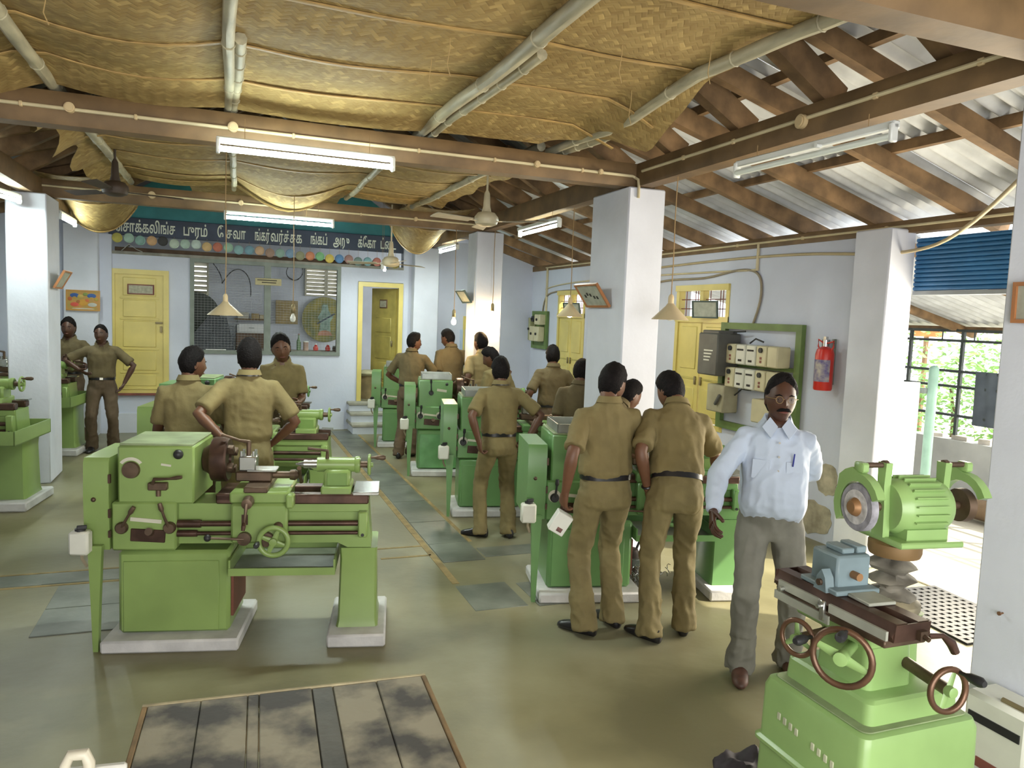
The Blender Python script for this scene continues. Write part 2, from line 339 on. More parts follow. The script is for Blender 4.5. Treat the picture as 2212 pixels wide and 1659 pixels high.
# ================================================================= BAMBOO MAT FALSE CEILING
def weave_mat(name, c1, c2, c3, scale):
    "twill weave of bamboo strips: two crossing sets of strips, each strip piece with its own shade"
    m = bpy.data.materials.new(name); m.use_nodes = True; nt = m.node_tree; N = nt.nodes; L = nt.links; b = N['Principled BSDF']
    b.inputs['Roughness'].default_value = .7; b.inputs['Specular IOR Level'].default_value = .25
    tc = N.new('ShaderNodeTexCoord'); mp = N.new('ShaderNodeMapping'); mp.inputs['Scale'].default_value = (scale, scale, scale); mp.inputs['Rotation'].default_value = (0, 0, math.radians(38))
    nz = N.new('ShaderNodeTexNoise'); nz.inputs['Scale'].default_value = 2.2; L.new(tc.outputs['Object'], nz.inputs['Vector'])
    ad = N.new('ShaderNodeMix'); ad.data_type = 'RGBA'; ad.blend_type = 'ADD'; ad.inputs[0].default_value = .10; L.new(tc.outputs['Object'], ad.inputs[6]); L.new(nz.outputs['Color'], ad.inputs[7])
    L.new(ad.outputs[2], mp.inputs['Vector'])
    sx = N.new('ShaderNodeSeparateXYZ'); L.new(mp.outputs[0], sx.inputs[0])
    def mth(op, a, c=None):
        n = N.new('ShaderNodeMath'); n.operation = op
        for i, q in enumerate((a, c)):
            if q is None: continue
            if isinstance(q, (int, float)): n.inputs[i].default_value = q
            else: L.new(q, n.inputs[i])
        return n.outputs[0]
    U, V = sx.outputs[0], sx.outputs[1]
    fu, fv = mth('FLOOR', U), mth('FLOOR', V); ru, rv = mth('FRACT', U), mth('FRACT', V)
    w = mth('MODULO', mth('ADD', mth('ADD', fu, fv), 4000), 4); over = mth('LESS_THAN', w, 1.5)
    def wn(a, c):
        cb = N.new('ShaderNodeCombineXYZ'); L.new(a, cb.inputs[0]); L.new(c, cb.inputs[1]); t = N.new('ShaderNodeTexWhiteNoise'); t.noise_dimensions = '2D'; L.new(cb.outputs[0], t.inputs['Vector']); return t.outputs['Value']
    grp = mth('FLOOR', mth('DIVIDE', mth('ADD', mth('ADD', fu, fv), 4000), 4))
    ih = wn(fv, mth('ADD', grp, .5)); iv = wn(mth('ADD', fu, 77.3), grp)
    def mixf(f, a, c):
        n = N.new('ShaderNodeMix'); n.data_type = 'FLOAT'; L.new(f, n.inputs[0]); L.new(a, n.inputs[2]); L.new(c, n.inputs[3]); return n.outputs[0]
    idv = mixf(over, iv, ih)
    prof = lambda r: mth('SUBTRACT', 1, mth('POWER', mth('ABSOLUTE', mth('SUBTRACT', mth('MULTIPLY', r, 2), 1)), 5))
    hgt = mixf(over, mth('MULTIPLY', prof(ru), .85), prof(rv))
    cr = N.new('ShaderNodeValToRGB'); e = cr.color_ramp.elements
    e[0].position = 0; e[0].color = (*c3, 1); e[1].position = 1; e[1].color = (*[min(1, c*1.3) for c in c1], 1)
    q = cr.color_ramp.elements.new(.35); q.color = (*c2, 1); q = cr.color_ramp.elements.new(.8); q.color = (*c1, 1)
    L.new(idv, cr.inputs['Fac'])
    n = N.new('ShaderNodeTexNoise'); n.inputs['Scale'].default_value = 1.1; n.inputs['Detail'].default_value = 6; L.new(tc.outputs['Object'], n.inputs['Vector'])
    c4 = N.new('ShaderNodeValToRGB'); c4.color_ramp.elements[0].position = .35; c4.color_ramp.elements[1].position = .68
    c4.color_ramp.elements[0].color = (.80, .78, .72, 1); c4.color_ramp.elements[1].color = (1, 1, 1, 1); L.new(n.outputs['Fac'], c4.inputs['Fac'])
    mx = N.new('ShaderNodeMix'); mx.data_type = 'RGBA'; mx.blend_type = 'MULTIPLY'; mx.inputs[0].default_value = 1
    L.new(cr.outputs['Color'], mx.inputs[6]); L.new(c4.outputs['Color'], mx.inputs[7]); L.new(mx.outputs[2], b.inputs['Base Color'])
    bp = N.new('ShaderNodeBump'); bp.inputs['Strength'].default_value = .4; bp.inputs['Distance'].default_value = .006
    L.new(hgt, bp.inputs['Height']); L.new(bp.outputs[0], b.inputs['Normal'])
    return m
matm = weave_mat('woven_bamboo', (.40, .285, .118), (.355, .247, .098), (.31, .208, .082), 36)
lathm = mat('split_bamboo', (.48, .31, .11), .5, var=.35, scale=7, stretch=(1, 6, 6))
polem = mat('bamboo_pole', (.46, .42, .29), .5, var=.3, scale=5, stretch=(4, .8, 4), detail=5)
def hsh(x, y): return noise.noise(Vector((x, y, 3.7)))
def mat_sheet(label, X0, X1, Y0, Y1, z, edge=None, sag=.07, fn=None, laths=()):
    nx = max(8, int((X1-X0)/.09)); ny = max(8, int((Y1-Y0)/.09)); top = []; xs = [0]*(nx+1)
    def hz(x, y):
        h = z + .022*hsh(x*1.3, y*1.3)+.012*math.sin(y*2*PI/.62+hsh(x*.7, y)*1.6)
        if fn: h += fn(x, y)
        return h
    v = []; f = []
    for j in range(ny+1):
        y = Y0+(Y1-Y0)*j/ny
        a, b = (edge(y) if edge else (X0, X1))
        for i in range(nx+1):
            x = a+(b-a)*i/nx
            yy = y+.02*hsh(x*3, y*3) if j in (0, ny) else y
            v.append((x, yy, hz(x, yy)))
    k = len(v); v += [(p[0], p[1], p[2]+.008) for p in v]
    for j in range(ny):
        for i in range(nx):
            a = j*(nx+1)+i; b = a+nx+1
            f += [(a, b, b+1, a+1), (k+a, k+a+1, k+b+1, k+b)]
    for j in range(ny):
        a = j*(nx+1); b = a+nx+1; f += [(a, k+a, k+b, b), (a+nx, b+nx, k+b+nx, k+a+nx)]
    for i in range(nx):
        a = i; b = ny*(nx+1)+i; f += [(a, a+1, k+a+1, k+a), (b, k+b, k+b+1, b+1)]
    o = obj('bamboo_mat', MB().add(v, f), matm, None, smooth=70); tag(o, label, 'mat', 'woven bamboo ceiling mats')
    for (ly, xa, xb) in laths:
        P = [(xa+(xb-xa)*q/24, ly+.03*math.sin(q*.5+ly), hz(xa+(xb-xa)*q/24, ly)-.008) for q in range(25)]
        obj('bamboo_lath', MB().tube(P, .019, 6, flat=.35, up=(0, 0, 1)), lathm, o)
    return o
def sg(x, a, b, d): # sag between two poles
    t = (x-a)/(b-a); return -d*max(0, math.sin(PI*min(max(t, 0), 1)))
def near_edge(y):
    t = min(max((y-1.2)/3.85, 0), 1)
    r = 2.66 if y < 3 else (2.66-.08*(y-3)/.7 if y < 3.7 else (2.58+.20*(y-3.7)/1.1 if y < 4.8 else 2.78-(y-4.8)*.50))
    return (-1.36, r)
poleX = (-1.05, .02, 1.40, 2.58)
def near_fn(x, y):
    h = 0
    if x > 2.38 and y > 3.3: h -= .55*(x-2.38)*math.exp(-((y-4.75)/.75)**2)
    h -= .065*max(0, (y-4.9)/.76)**2
    if x < -1.05: h -= (-1.05-x)*.4
    return h+sg(x, -1.05, .02, .035+.05*math.exp(-((y-4.3)/1.2)**2))+sg(x, .02, 1.4, .03)
mat_sheet('large woven bamboo mat overhead nearest the camera, its drooping corner lit gold', -1.36, 2.8, .2, 5.72, 3.425, near_edge, fn=near_fn,
          laths=((3.0, -1.3, 2.6), (3.78, -1.3, 2.5), (4.56, -1.3, 2.65), (5.22, -1.3, 2.7)))
def mid_fn(x, y):
    h = -.06*max(0, (6.5-y)/.5)**2+sg(x, .1, 1.3, .05+.24*math.exp(-((y-9.45)/.55)**2))+sg(x, -1.05, .02, .04)+sg(x, 1.4, 2.5, .03)
    if x > 2.45: h -= .25*(x-2.45)
    if x < -1.05: h -= (-1.05-x)*.55*(1+.5*math.sin(y*7))
    return h
mat_sheet('woven bamboo mat between the two cross beams, bellied low beside the second tube light', -1.28, 2.62, 5.90, 9.80, 3.425,
          lambda y: (-1.28+.06*math.sin(y*9)-.07*max(0, 8-y)*.4, 2.62-.02*math.sin(y*5)), fn=mid_fn, laths=((6.6, -1.1, 2.5), (7.4, -1.1, 2.5), (8.2, -1.1, 2.5), (9.0, -1.1, 2.5), (9.5, -.9, 2.3)))
def far_fn(xa, xb):
    def f(x, y):
        t = min(1, max(0, (y-10.0)/1.5)); u = min(1, max(0, (x-xa)/(xb-xa)))
        return -(.06+.42*t**1.5)*max(0, math.sin(PI*u))**.8-.03*t
    return f
mat_sheet('woven bamboo mat sagging in a curl left of the teal gable', -2.06, -1.04, 10.0, 11.55, 3.43, fn=far_fn(-2.06, -1.04), laths=((10.8, -2.0, -1.1), (11.5, -2.0, -1.1)))
mat_sheet('woven bamboo mat sagging in a curl right of the teal gable', 2.28, 3.2, 10.0, 11.55, 3.43, fn=far_fn(2.28, 3.2), laths=((10.8, 2.3, 3.15), (11.5, 2.3, 3.15)))
mat_sheet('woven bamboo mat over the second beam above the far end lettering', -.40, 1.45, 10.0, 11.1, 3.47, fn=lambda x, y: sg(x, -.4, 1.4, .05))
def pole(label, P, r):
    t = thing('bamboo_pole', label, 'pole', P[0], group='bamboo ceiling poles')
    Q = []; R = []; n = 26
    P = [Vector(p)-Vector(P[0]) for p in P]
    for i in range(n+1):
        u = i/n*(len(P)-1); k = min(int(u), len(P)-2); q = P[k].lerp(P[k+1], u-k)
        sl = (P[-1]-P[0]).length*i/n; q += Vector((.022*noise.noise(Vector((sl*1.1, r*90, 0))), 0, .012*noise.noise(Vector((sl*1.4, 0, r*70))))); Q.append(q); R.append(r*(1+.07*noise.noise(Vector((sl*4, r*33, 2))))*(1-.25*i/n))
    obj('stalk', MB().tube(Q, R, 9), polem, t)
    for i in range(3, n, 4):
        d = (Q[i+1]-Q[i]).normalized() if i < n else Vector((0, 1, 0))
        obj('node_ring', MB().torus(Q[i], d, R[i], .006, 10, 5), polem, t, smooth=60)
    return t
zp = 3.37
pole('weathered bamboo pole above the lit tube light, running straight away overhead', [(.015, .5, 3.40), (.02, 5.9, zp)], .040)
pole('short lashed bamboo pole beside the straight overhead pole, knobbly end', [(.075, 4.4, 3.40), (.06, 5.95, zp-.02)], .034)
pole('bamboo pole crossing overhead from centre top towards the first beam, thick end', [(1.50, .5, 3.42), (1.47, 3.2, 3.38), (1.38, 5.95, zp)], .050)
pole('thinner bamboo pole lashed along the central overhead pole', [(1.58, 3.9, 3.40), (1.46, 5.95, zp-.02)], .032)
pole('bamboo pole overhead at upper left under the mat edge', [(-1.0, .5, 3.40), (-1.05, 5.95, zp)], .048)
pole('bamboo pole along the right mat edge by the gold corner', [(2.58, 1.5, 3.40), (2.54, 2.8, 3.38), (2.44, 3.7, 3.37), (2.58, 4.9, 3.355), (2.50, 5.95, zp)], .042)
pole('split bamboo pole under the right mat edge near the first beam', [(2.68, 4.7, 3.35), (2.60, 5.98, 3.37)], .038)
pole('bamboo pole under the middle mat behind the lit tube light', [(.05, 6.0, 3.40), (.10, 9.7, 3.36)], .036)
pole('bamboo pole under the middle mat right of the hanging belly', [(1.44, 6.0, 3.42), (1.40, 9.7, 3.37)], .036)
pole('bamboo pole along the ragged left edge of the middle mat', [(-1.06, 6.0, 3.42), (-1.0, 9.9, 3.37)], .045)
pole('bamboo pole along the right edge of the middle mat above the fan', [(2.46, 6.0, 3.42), (2.28, 9.9, 3.37)], .040)
# the straw ends hanging loose under the mats
twm = mat('loose_straw', (.42, .29, .12), .8)
for i, (x, y) in enumerate(((-.75, 4.05), (1.05, 4.2), (1.07, 3.9), (2.3, 3.4), (2.35, 4.3), (.9, 9.4), (1.9, 3.6))):
    o = obj('straw_wisp', MB().tube([(0, 0, 0), (.004, .006, -.07), (-.01, .0, -.16), (.01, .005, -.21)], .0025, 5), twm, None, loc=(x, y, 3.43 if y < 9 else 3.2))
    tag(o, ['loose straw hanging from the near mat at upper left', 'longest loose straw beside the central bamboo pole', 'second loose straw by the central bamboo pole', 'loose straw hanging near the right edge of the near mat', 'loose straw hanging over the gold mat corner', 'loose straws hanging under the belly of the middle mat', 'loose straw right of the central bamboo pole'][i], 'straw', 'loose straws under the mats')
# ================================================================= CONDUITS
pvc = mat('ivory_conduit', (.62, .53, .33), .5, var=.15)
pvcj = mat('ivory_box', (.60, .46, .26), .5, var=.15)
def conduit(name, label, P, r=.011, boxes=(), clips=(), ax=(0, -1, 0), m=None):
    o = obj(name, MB().tube(P, r, 8), m or pvc, None); tag(o, label, 'conduit')
    for b, rr in boxes: obj('junction_box', MB().cyl(Vector(b)-Vector(ax)*.02, Vector(b)+Vector(ax)*.025, rr, n=16).cyl(Vector(b)+Vector(ax)*.024, Vector(b)+Vector(ax)*.034, rr*.75, n=16), pvcj, o)
    for c in clips: obj('saddle_clip', MB().box(c, (.02, .034, .034), bev=.004), pvcj, o)
    return o
yb = 5.697
conduit('conduit', 'ivory conduit along the nearest cross beam with a bend down at the central pillar', [(-3.9, yb, 3.225), (3.165, yb, 3.20), (3.19, yb, 3.19), (3.20, yb-.035, 3.17), (3.2, yb-.05, 3.11), (3.2, 5.645, 3.02)], .012,
        [((-.93, yb, 3.222), .032), ((.05, yb, 3.219), .034), ((2.30, yb, 3.205), .026), ((2.86, yb, 3.203), .022)],
        [(x, yb, 3.224-.0035*(x+3.9)) for x in (-1.2, -.55, .45, 1.35, 1.95, 2.7)])
yb = 9.777
conduit('conduit', 'ivory conduit along the far cross beam, dropping at the left pillar', [(-2.02, yb, 3.12), (-1.99, yb, 3.235), (-1.95, yb, 3.24), (3.1, yb, 3.20)], .012,
        [((-.78, yb, 3.23), .040), ((.18, yb, 3.225), .03), ((2.3, yb, 3.205), .026)], [(x, yb, 3.235-.007*(x+2)) for x in (-1.3, .9, 1.6)])
conduit('conduit', 'ivory conduit along the side beam over the unlit tube light', [(3.197, .5, 3.23), (3.197, 5.6, 3.23)], .012, [((3.197, 3.74, 3.215), .042)], [(3.197, y, 3.23) for y in (1.2, 2.6, 3.2, 4.4, 5.0)], ax=(-1, 0, 0))
conduit('conduit', 'conduit fixed along the right wall plate under the roof sheets', [(5.225, -1, 2.86), (5.225, 12.3, 2.87)], .011, [], [(5.225, y, 2.865) for y in (3.5, 5.0, 6.0, 7.0)], ax=(-1, 0, 0))
cabm = mat('grey_cable', (.30, .25, .17), .6, var=.2)
def cable(name, label, P, r, m=None, group=None):
    c = bpy.data.curves.new(name, 'CURVE'); c.dimensions = '3D'; c.bevel_depth = r; c.bevel_resolution = 2; c.resolution_u = 6
    q = c.splines.new('NURBS'); q.points.add(len(P)-1); q.use_endpoint_u = True; q.order_u = 4
    for p, z in zip(q.points, P): p.co = (*z, 1)
    c.materials.append(m or cabm); me = to_mesh(c, name); me.polygons.foreach_set('use_smooth', [True]*len(me.polygons))
    o = bpy.data.objects.new(name, me); COL.objects.link(o); tag(o, label, 'cable', group); return o
wx = 5.235
cable('cable', 'beige cable sagging along the right wall and up past the blue shutter', [(wx, 9.8, 2.68), (wx, 8.4, 2.71), (wx, 7.2, 2.73), (wx, 6.2, 2.72), (wx, 5.7, 2.70), (wx, 5.2, 2.66), (wx-.05, 4.6, 2.63), (wx-.4, 3.9, 2.70), (3.6, 2.45, 2.95)], .014, mat('beige_cable', (.48, .39, .23), .6))
cable('cable', 'thin upper wall cable ending at the short drop conduit', [(wx, 12.3, 2.50), (wx, 11.9, 2.58), (wx, 10, 2.61), (wx, 8.4, 2.61), (wx, 6.66, 2.59)], .011, pvc)
cable('cable', 'dark wavy cable looping over the window to the big switch panel', [(wx, 12.4, 2.1), (wx, 12.35, 2.38), (wx, 12.1, 2.46), (wx, 11, 2.47), (wx, 9.9, 2.44), (wx, 8.9, 2.49), (wx, 8.3, 2.55), (wx, 7.6, 2.52), (wx, 7.2, 2.58), (wx, 6.9, 2.61), (wx, 6.62, 2.58), (wx, 6.55, 2.4), (wx, 6.58, 2.2), (wx, 6.68, 2.0)], .013)
conduit('conduit', 'short drop conduit from the wall plate at right of the windows', [(wx, 6.66, 2.86), (wx, 6.66, 2.58)], .016, ax=(-1, 0, 0))
conduit('conduit', 'ivory drop conduit in the far right corner above the small switch panel', [(wx, 12.25, 2.86), (wx, 12.25, 2.10)], .022, ax=(-1, 0, 0))
# ================================================================= TUBE LIGHTS
white_e = mat('white_enamel', (.72, .74, .72), .35, var=.05)
tube_off = mat('tube_glass', (.75, .80, .75), .2, var=0)
tube_on = mat('lit_tube', (.9, 1, .95), .3, var=0, emit=(.86, 1.0, .93), estr=45.)
wirem = mat('twin_flex', (.34, .22, .10), .7, var=.2)
def tube_light(label, c, length, dirn, lit, zc, hang, tilt=0., side=1, power=14.):
    t = thing('tube_light', label, 'tube light', c, math.atan2(dirn[1], dirn[0]), 'ceiling tube lights')
    h = length/2
    obj('batten', MB().box((0, 0, .05), (length, .045, .04), bev=.006), white_e, t)
    for sx in (-1, 1):
        obj('tube_holder', MB().box((sx*(h-.012), -.012*side, .01), (.024, .05, .095), bev=.006), white_e, t)
    obj('tube', MB().cyl((-h+.02, -.02*side, -.008), (h-.02, -.02*side, -.008), .019, n=12), tube_on if lit else tube_off, t)
    if not lit: obj('starter', MB().cyl((-.12, -.02*side, .03), (-.12, -.055*side, .03), .013, n=10), white_e, t)
    for sx in (-.35, .35):
        obj('hanging_wire', MB().tube([(sx*length, 0, .06), (sx*length, .0, hang)], .0022, 5), wirem, t)
    if lit:
        l = lamp('tube_lamp', 'AREA', (0, -.02*side, -.035), power, (.88, 1.0, .93), shape='RECTANGLE', size=length*.95, size_y=.03); l.parent = t
    return t
tube_light('bright tube light under the nearest cross beam, largest of the lit tubes', (.53, 5.42, 3.02), 1.17, (1, .02), True, 3.0, .2, power=42)
tube_light('bright tube light over the teal gable under the far cross beam', (.60, 9.3, 3.0), 1.22, (1, .03), True, 3.0, .22, power=42)
tube_light('lit tube light right of the ceiling fan, along the side beam', (3.21, 7.85, 2.97), 1.2, (0.02, 1), True, 3, .16, power=20)
tube_light('small lit tube light past the fan above the far pillar', (3.21, 11.45, 3.0), 1.0, (0, 1), True, 3, .16, power=18)
tube_light('unlit white tube light hanging under the side beam at upper right', (3.14, 3.62, 2.99), 1.22, (-.04, 1), False, 3, .14, side=-1)
tube_light('lit tube light left of the gable below the far left beam', (-1.83, 10.9, 2.98), 1.0, (0, 1), True, 3, .16, power=18)
tube_light('lit tube light cut off by the left frame edge', (-2.12, 8.75, 3.0), 1.1, (.25, 1), True, 3, .14, power=18)
tube_light('lit tube light against the far wall right of the lettering, seen end on', (2.3, 11.9, 2.68), .6, (.25, 1), True, 3, 1.33, power=14)
# ================================================================= CEILING FANS
fan_c = mat('fan_cream', (.58, .50, .34), .4, var=.15); fan_d = mat('fan_dark', (.05, .032, .022), .6, var=.2); fan_g = mat('fan_blade_beige', (.46, .42, .32), .5, var=.2)
def fan(label, c, top, m, mb_, a0, R=.60):
    t = thing('ceiling_fan', label, 'fan', c, 0, 'ceiling fans')
    obj('down_rod', MB().cyl((0, 0, .12), (0, 0, top-c[2]), .011, n=8), m, t)
    obj('canopy', MB().spin([(.012, .30), (.028, .27), (.036, .14), (.05, .09)]), m, t)
    obj('motor', MB().spin([(.03, .10), (.085, .085), (.115, .045), (.12, .015), (.105, -.025), (.06, -.045), (.01, -.05)], n=28), m, t)
    for k in range(3):
        a = a0+k*2*PI/3; Rm = RZ(a)
        o = obj('blade', MB().prism([(.19, -.05), (R, -.065), (R+.01, 0), (R, .065), (.19, .05)], -.003, .003, 'xy').xf(Matrix.Translation((0, 0, .0)) @ Matrix.Rotation(a, 4, 'Z') @ Matrix.Rotation(.2, 4, 'X')), mb_, t)
        obj('blade_bracket', MB().tube([Rm @ Vector((.10, 0, 0)), Rm @ Vector((.21, 0, 0))], .02, 6, flat=.3, up=(0, 0, 1)), m, o)
    return t
fan('cream ceiling fan hanging in front of the far pillar', (2.40, 7.2, 2.92), 3.45, fan_c, fan_g, math.radians(200), .62)
fan('dark ceiling fan hanging at left under the far beam', (-.97, 8.2, 3.04), 3.45, fan_d, fan_d, .3)
fan('beige ceiling fan at the far wall behind the small tube light', (2.12, 10.4, 2.66), 3.45, fan_c, fan_g, .55)
# ================================================================= DOORS AND WINDOWS
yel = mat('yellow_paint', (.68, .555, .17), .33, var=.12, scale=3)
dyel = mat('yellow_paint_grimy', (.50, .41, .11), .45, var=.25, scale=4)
iron = mat('red_oxide_iron', (.22, .07, .05), .6, var=.3)
brassy = mat('latch_metal', (.30, .24, .13), .4, metal=.6, var=.3)
glassm = mat('clear_pane', (.95, .97, 1), .05, var=0, trans=1.0)
def panel_door(name, x0, x1, z0, z1, y, m, parent_loc=None):
    w = x1-x0
    d = semp(name); d.location = (x0, y, z0)
    h = z1-z0
    f = MB().b2((0, 0, 0), (.075, .10, h)).b2((w-.075, 0, 0), (w, .10, h)).b2((.075, 0, h-.075), (w-.075, .10, h))
    struct('door_frame', f, m, d)
    return d, w, h
d, w, h = panel_door('door_1', -1.62, -.80, .60, 2.50, FY-.03, yel)
lf = struct('door_leaf', MB().b2((.075, .035, .01), (w-.075, .07, h-.075)), yel, d)
pz = [(.12, .30), (.36, .66), (.72, 1.12), (1.18, 1.44), (1.50, 1.78)]
for a, b in pz: struct('door_panel', MB().box((w/2, .034, (a+b)/2), (w-.36, .018, b-a), bev=.012), yel, lf)
for zz in (.33, .69, 1.15, 1.47, .08): struct('door_rail', MB().box((w/2, .030, zz), (w-.28, .012, .03), bev=.005), yel, lf)
struct('notice_frame', MB().box((w/2+.02, .014, 1.60), (.37, .02, .155), bev=.004), iron, lf)
struct('notice', MB().box((w/2+.02, .001, 1.60), (.33, .008, .12)), mat('faded_paper', (.42, .40, .30), .8, var=.25, scale=25), lf)
struct('door_latch', MB().box((w-.14, .02, 1.10), (.10, .02, .025), bev=.004).box((w-.11, .01, 1.0), (.03, .03, .10), bev=.006), brassy, lf)
struct('door_sill', MB().b2((.0, -.03, -.02), (w, .08, .012)), iron, d)
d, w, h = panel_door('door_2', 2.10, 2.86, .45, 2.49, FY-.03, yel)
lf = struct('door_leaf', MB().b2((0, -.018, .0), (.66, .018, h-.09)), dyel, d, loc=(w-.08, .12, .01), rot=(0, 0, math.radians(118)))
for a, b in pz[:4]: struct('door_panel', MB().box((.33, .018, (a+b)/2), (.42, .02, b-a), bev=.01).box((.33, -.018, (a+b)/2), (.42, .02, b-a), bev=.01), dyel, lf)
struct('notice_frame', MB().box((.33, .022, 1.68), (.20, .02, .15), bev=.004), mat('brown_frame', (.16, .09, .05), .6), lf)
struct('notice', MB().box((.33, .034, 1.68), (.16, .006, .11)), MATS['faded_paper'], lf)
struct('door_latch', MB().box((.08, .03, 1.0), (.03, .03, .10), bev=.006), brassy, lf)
# steps to the raised store
stepm = mat('step_cement', (.40, .38, .31), .8, var=.3, scale=5)
st = semp('trim_5')
for z1, y0 in ((.17, 12.32), (.33, 12.52), (.48, 12.72)):
    struct('step_tread', MB().b2((1.94, y0, z1-.05), (2.62, 12.95, z1), bev=.01), stepm, st)
    struct('step_riser', MB().b2((1.96, y0+.03, z1-.17), (2.60, 12.94, z1-.05)), wallw, st)
# store room behind (raised floor, walls, louvred windows)
stw = mat('store_wall', (.52, .55, .60), .9, var=.15, scale=2)
BY = 15.8
struct('floor_store', MB().b2((-2.3, 13.15, .3), (5.2, BY+.2, .48)), floorm)
wall_rects('wall_store_back', [(-2.3, .48, -.62, 4), (-.62, .48, -.28, 2.14), (-.62, 2.86, -.28, 4), (-.28, .48, 1.50, 4), (1.50, .48, 2.18, 2.26), (1.5, 2.88, 2.18, 4), (2.18, .48, 5.2, 4)], 'x', BY, .15, stw)
wall_rects('wall_store_left', [(13.15, .3, 15.8, 4)], 'y', -2.3, .12, stw)
wall_rects('wall_store_right', [(13.15, .3, 15.8, 1.3), (13.15, 3.2, 15.8, 4)], 'y', 5.1, .12, stw)  # unseen opening added in the upper wall to let light in
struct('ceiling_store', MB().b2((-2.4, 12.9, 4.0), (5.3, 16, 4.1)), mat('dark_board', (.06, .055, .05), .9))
slatm = mat('louvre_slat', (.42, .40, .30), .6, var=.2)
def louvre(name, x0, x1, z0, z1, n, mull=None):
    o = semp(name); o.location = (x0, BY-.03, z0); w = x1-x0; h = z1-z0
    f = MB().b2((0, 0, .035), (.035, .12, h-.035)).b2((w-.035, 0, .035), (w, .12, h-.035)).b2((0, 0, 0), (w, .12, .035)).b2((0, 0, h-.035), (w, .12, h))
    if mull: f.b2((mull-.03, 0.004, .03), (mull+.03, .116, h-.03))
    struct('window_frame', f, slatm, o)
    for k in range(n):
        struct('slat', MB().box((w/2, .06, .05+(h-.09)*(k+.5)/n), (w-.06, .10, .008), rot=RX(math.radians(-38))), slatm, o)
louvre('window_1', -.62, -.28, 2.14, 2.86, 7); louvre('window_2', 1.50, 2.18, 2.26, 2.88, 7, .42)
# store window onto the workshop: frame, mullion and wire netting
win = semp('window_3'); frm = mat('grey_green_frame', (.20, .23, .20), .5, var=.2)
F = MB().b2((-.5, FY-.03, 1.30), (-.44, FY+.07, 2.66)).b2((1.75, FY-.03, 1.30), (1.81, FY+.07, 2.66)).b2((-.5, FY-.03, 1.24), (1.81, FY+.07, 1.30)).b2((-.5, FY-.03, 2.66), (1.81, FY+.07, 2.72)).b2((.60, FY-.03, 1.3), (.70, FY+.07, 2.66))
struct('window_frame', F, frm, win)
netm = mat('wire_netting', (.34, .36, .35), .5, metal=.5, var=0)
mb = MB()
for i in range(1, 44):
    x = -.44+2.19*i/44; mb.box((x, FY+.02, 1.98), (.0016, .0016, 1.36))
for i in range(1, 34):
    z = 1.30+1.36*i/34; mb.box((.655, FY+.022, z), (2.19, .0022, .0022))
n_ = struct('netting', mb, netm, win, smooth=0); n_['kind'] = 'stuff'
# right-hand wall windows with yellow shutters and barred fanlights
def side_window(name, y0, y1, open_leaf):
    o = semp(name); X = RW-.01
    struct('window_frame', MB().b2((X, y0, .85), (X+.09, y0+.06, 2.39)).b2((X, y1-.06, .85), (X+.09, y1, 2.39)).b2((X-.02, y0, 2.39), (X+.09, y1, 2.46)).b2((X, y0, .79), (X+.09, y1, .85)).b2((X-.01, y0, 2.02), (X+.09, y1, 2.09)).b2((X, (y0+y1)/2-.035, 2.06), (X+.08, (y0+y1)/2+.035, 2.4)), yel, o)
    ym = (y0+y1)/2; g = .012 if not open_leaf else .03
    for a, b in ((y0+.06, ym-g), (ym+.004, y1-.06)):
        s = struct('shutter', MB().b2((X+.02, a, .86), (X+.055, b, 2.02)), yel, o)
        for z0, z1 in ((.92, 1.24), (1.46, 1.97)): struct('shutter_panel', MB().box((X+.02, (a+b)/2, (z0+z1)/2), (.02, b-a-.14, z1-z0), bev=.008), yel, s)
        struct('shutter_rail', MB().box((X+.018, (a+b)/2, 1.35), (.012, b-a-.06, .025), bev=.004), dyel, s)
        struct('shutter_bolt', MB().box((X+.008, b-.03 if a < ym-.2 else a+.05, 1.33), (.02, .03, .10), bev=.005), brassy, s)
    for k in range(2):
        zz = 2.18+.11*k; struct('bar', MB().cyl((X+.045, y0+.06, zz), (X+.045, y1-.06, zz), .006, n=6), iron, o)
    for yy in (y0+.17, y0+.22, ym-.12, ym+.13, ym+.18, y1-.16): struct('bar', MB().cyl((X+.045, yy, 2.09), (X+.045, yy, 2.39), .006, n=6), iron, o)
    return o
side_window('window_4', 7.11, 8.17, True); side_window('window_5', 10.74, 11.77, False)
# left aisle windows
for nm, y0, y1 in (('window_6', 7.2, 8.3), ('window_7', 9.6, 10.7)):
    o = semp(nm); X = -3.94
    struct('window_frame', MB().b2((X, y0, .86), (X+.09, y0+.06, 2.33)).b2((X, y1-.06, .86), (X+.09, y1, 2.33)).b2((X, y0, 2.33), (X+.09, y1, 2.4)).b2((X, y0, .8), (X+.09, y1, .86)), yel, o)
    for a, b in ((y0+.06, (y0+y1)/2), ((y0+y1)/2, y1-.06)): struct('shutter', MB().b2((X-.05, a, .86), (X-.02, b, 2.33)), yel, o)
    for k in range(6): struct('bar', MB().cyl((X+.05, y0+.1+k*(y1-y0-.2)/5, .86), (X+.05, y0+.1+k*(y1-y0-.2)/5, 2.33), .007, n=6), iron, o)
# yellow framed opening in the far right aisle, behind the bulb
o = semp('window_8')
struct('window_frame', MB().b2((3.40, 12.92, 1.15), (3.45, 12.98, 2.05)).b2((3.95, 12.92, 1.75), (4.0, 12.98, 1.98)).b2((3.95, 12.92, 1.0), (3.98, 12.98, 1.75)), yel, o)
struct('shutter', MB().b2((3.90, 12.93, 1.1), (3.95, 12.96, 1.74)), mat('pale_blue_board', (.42, .52, .68), .7), o)
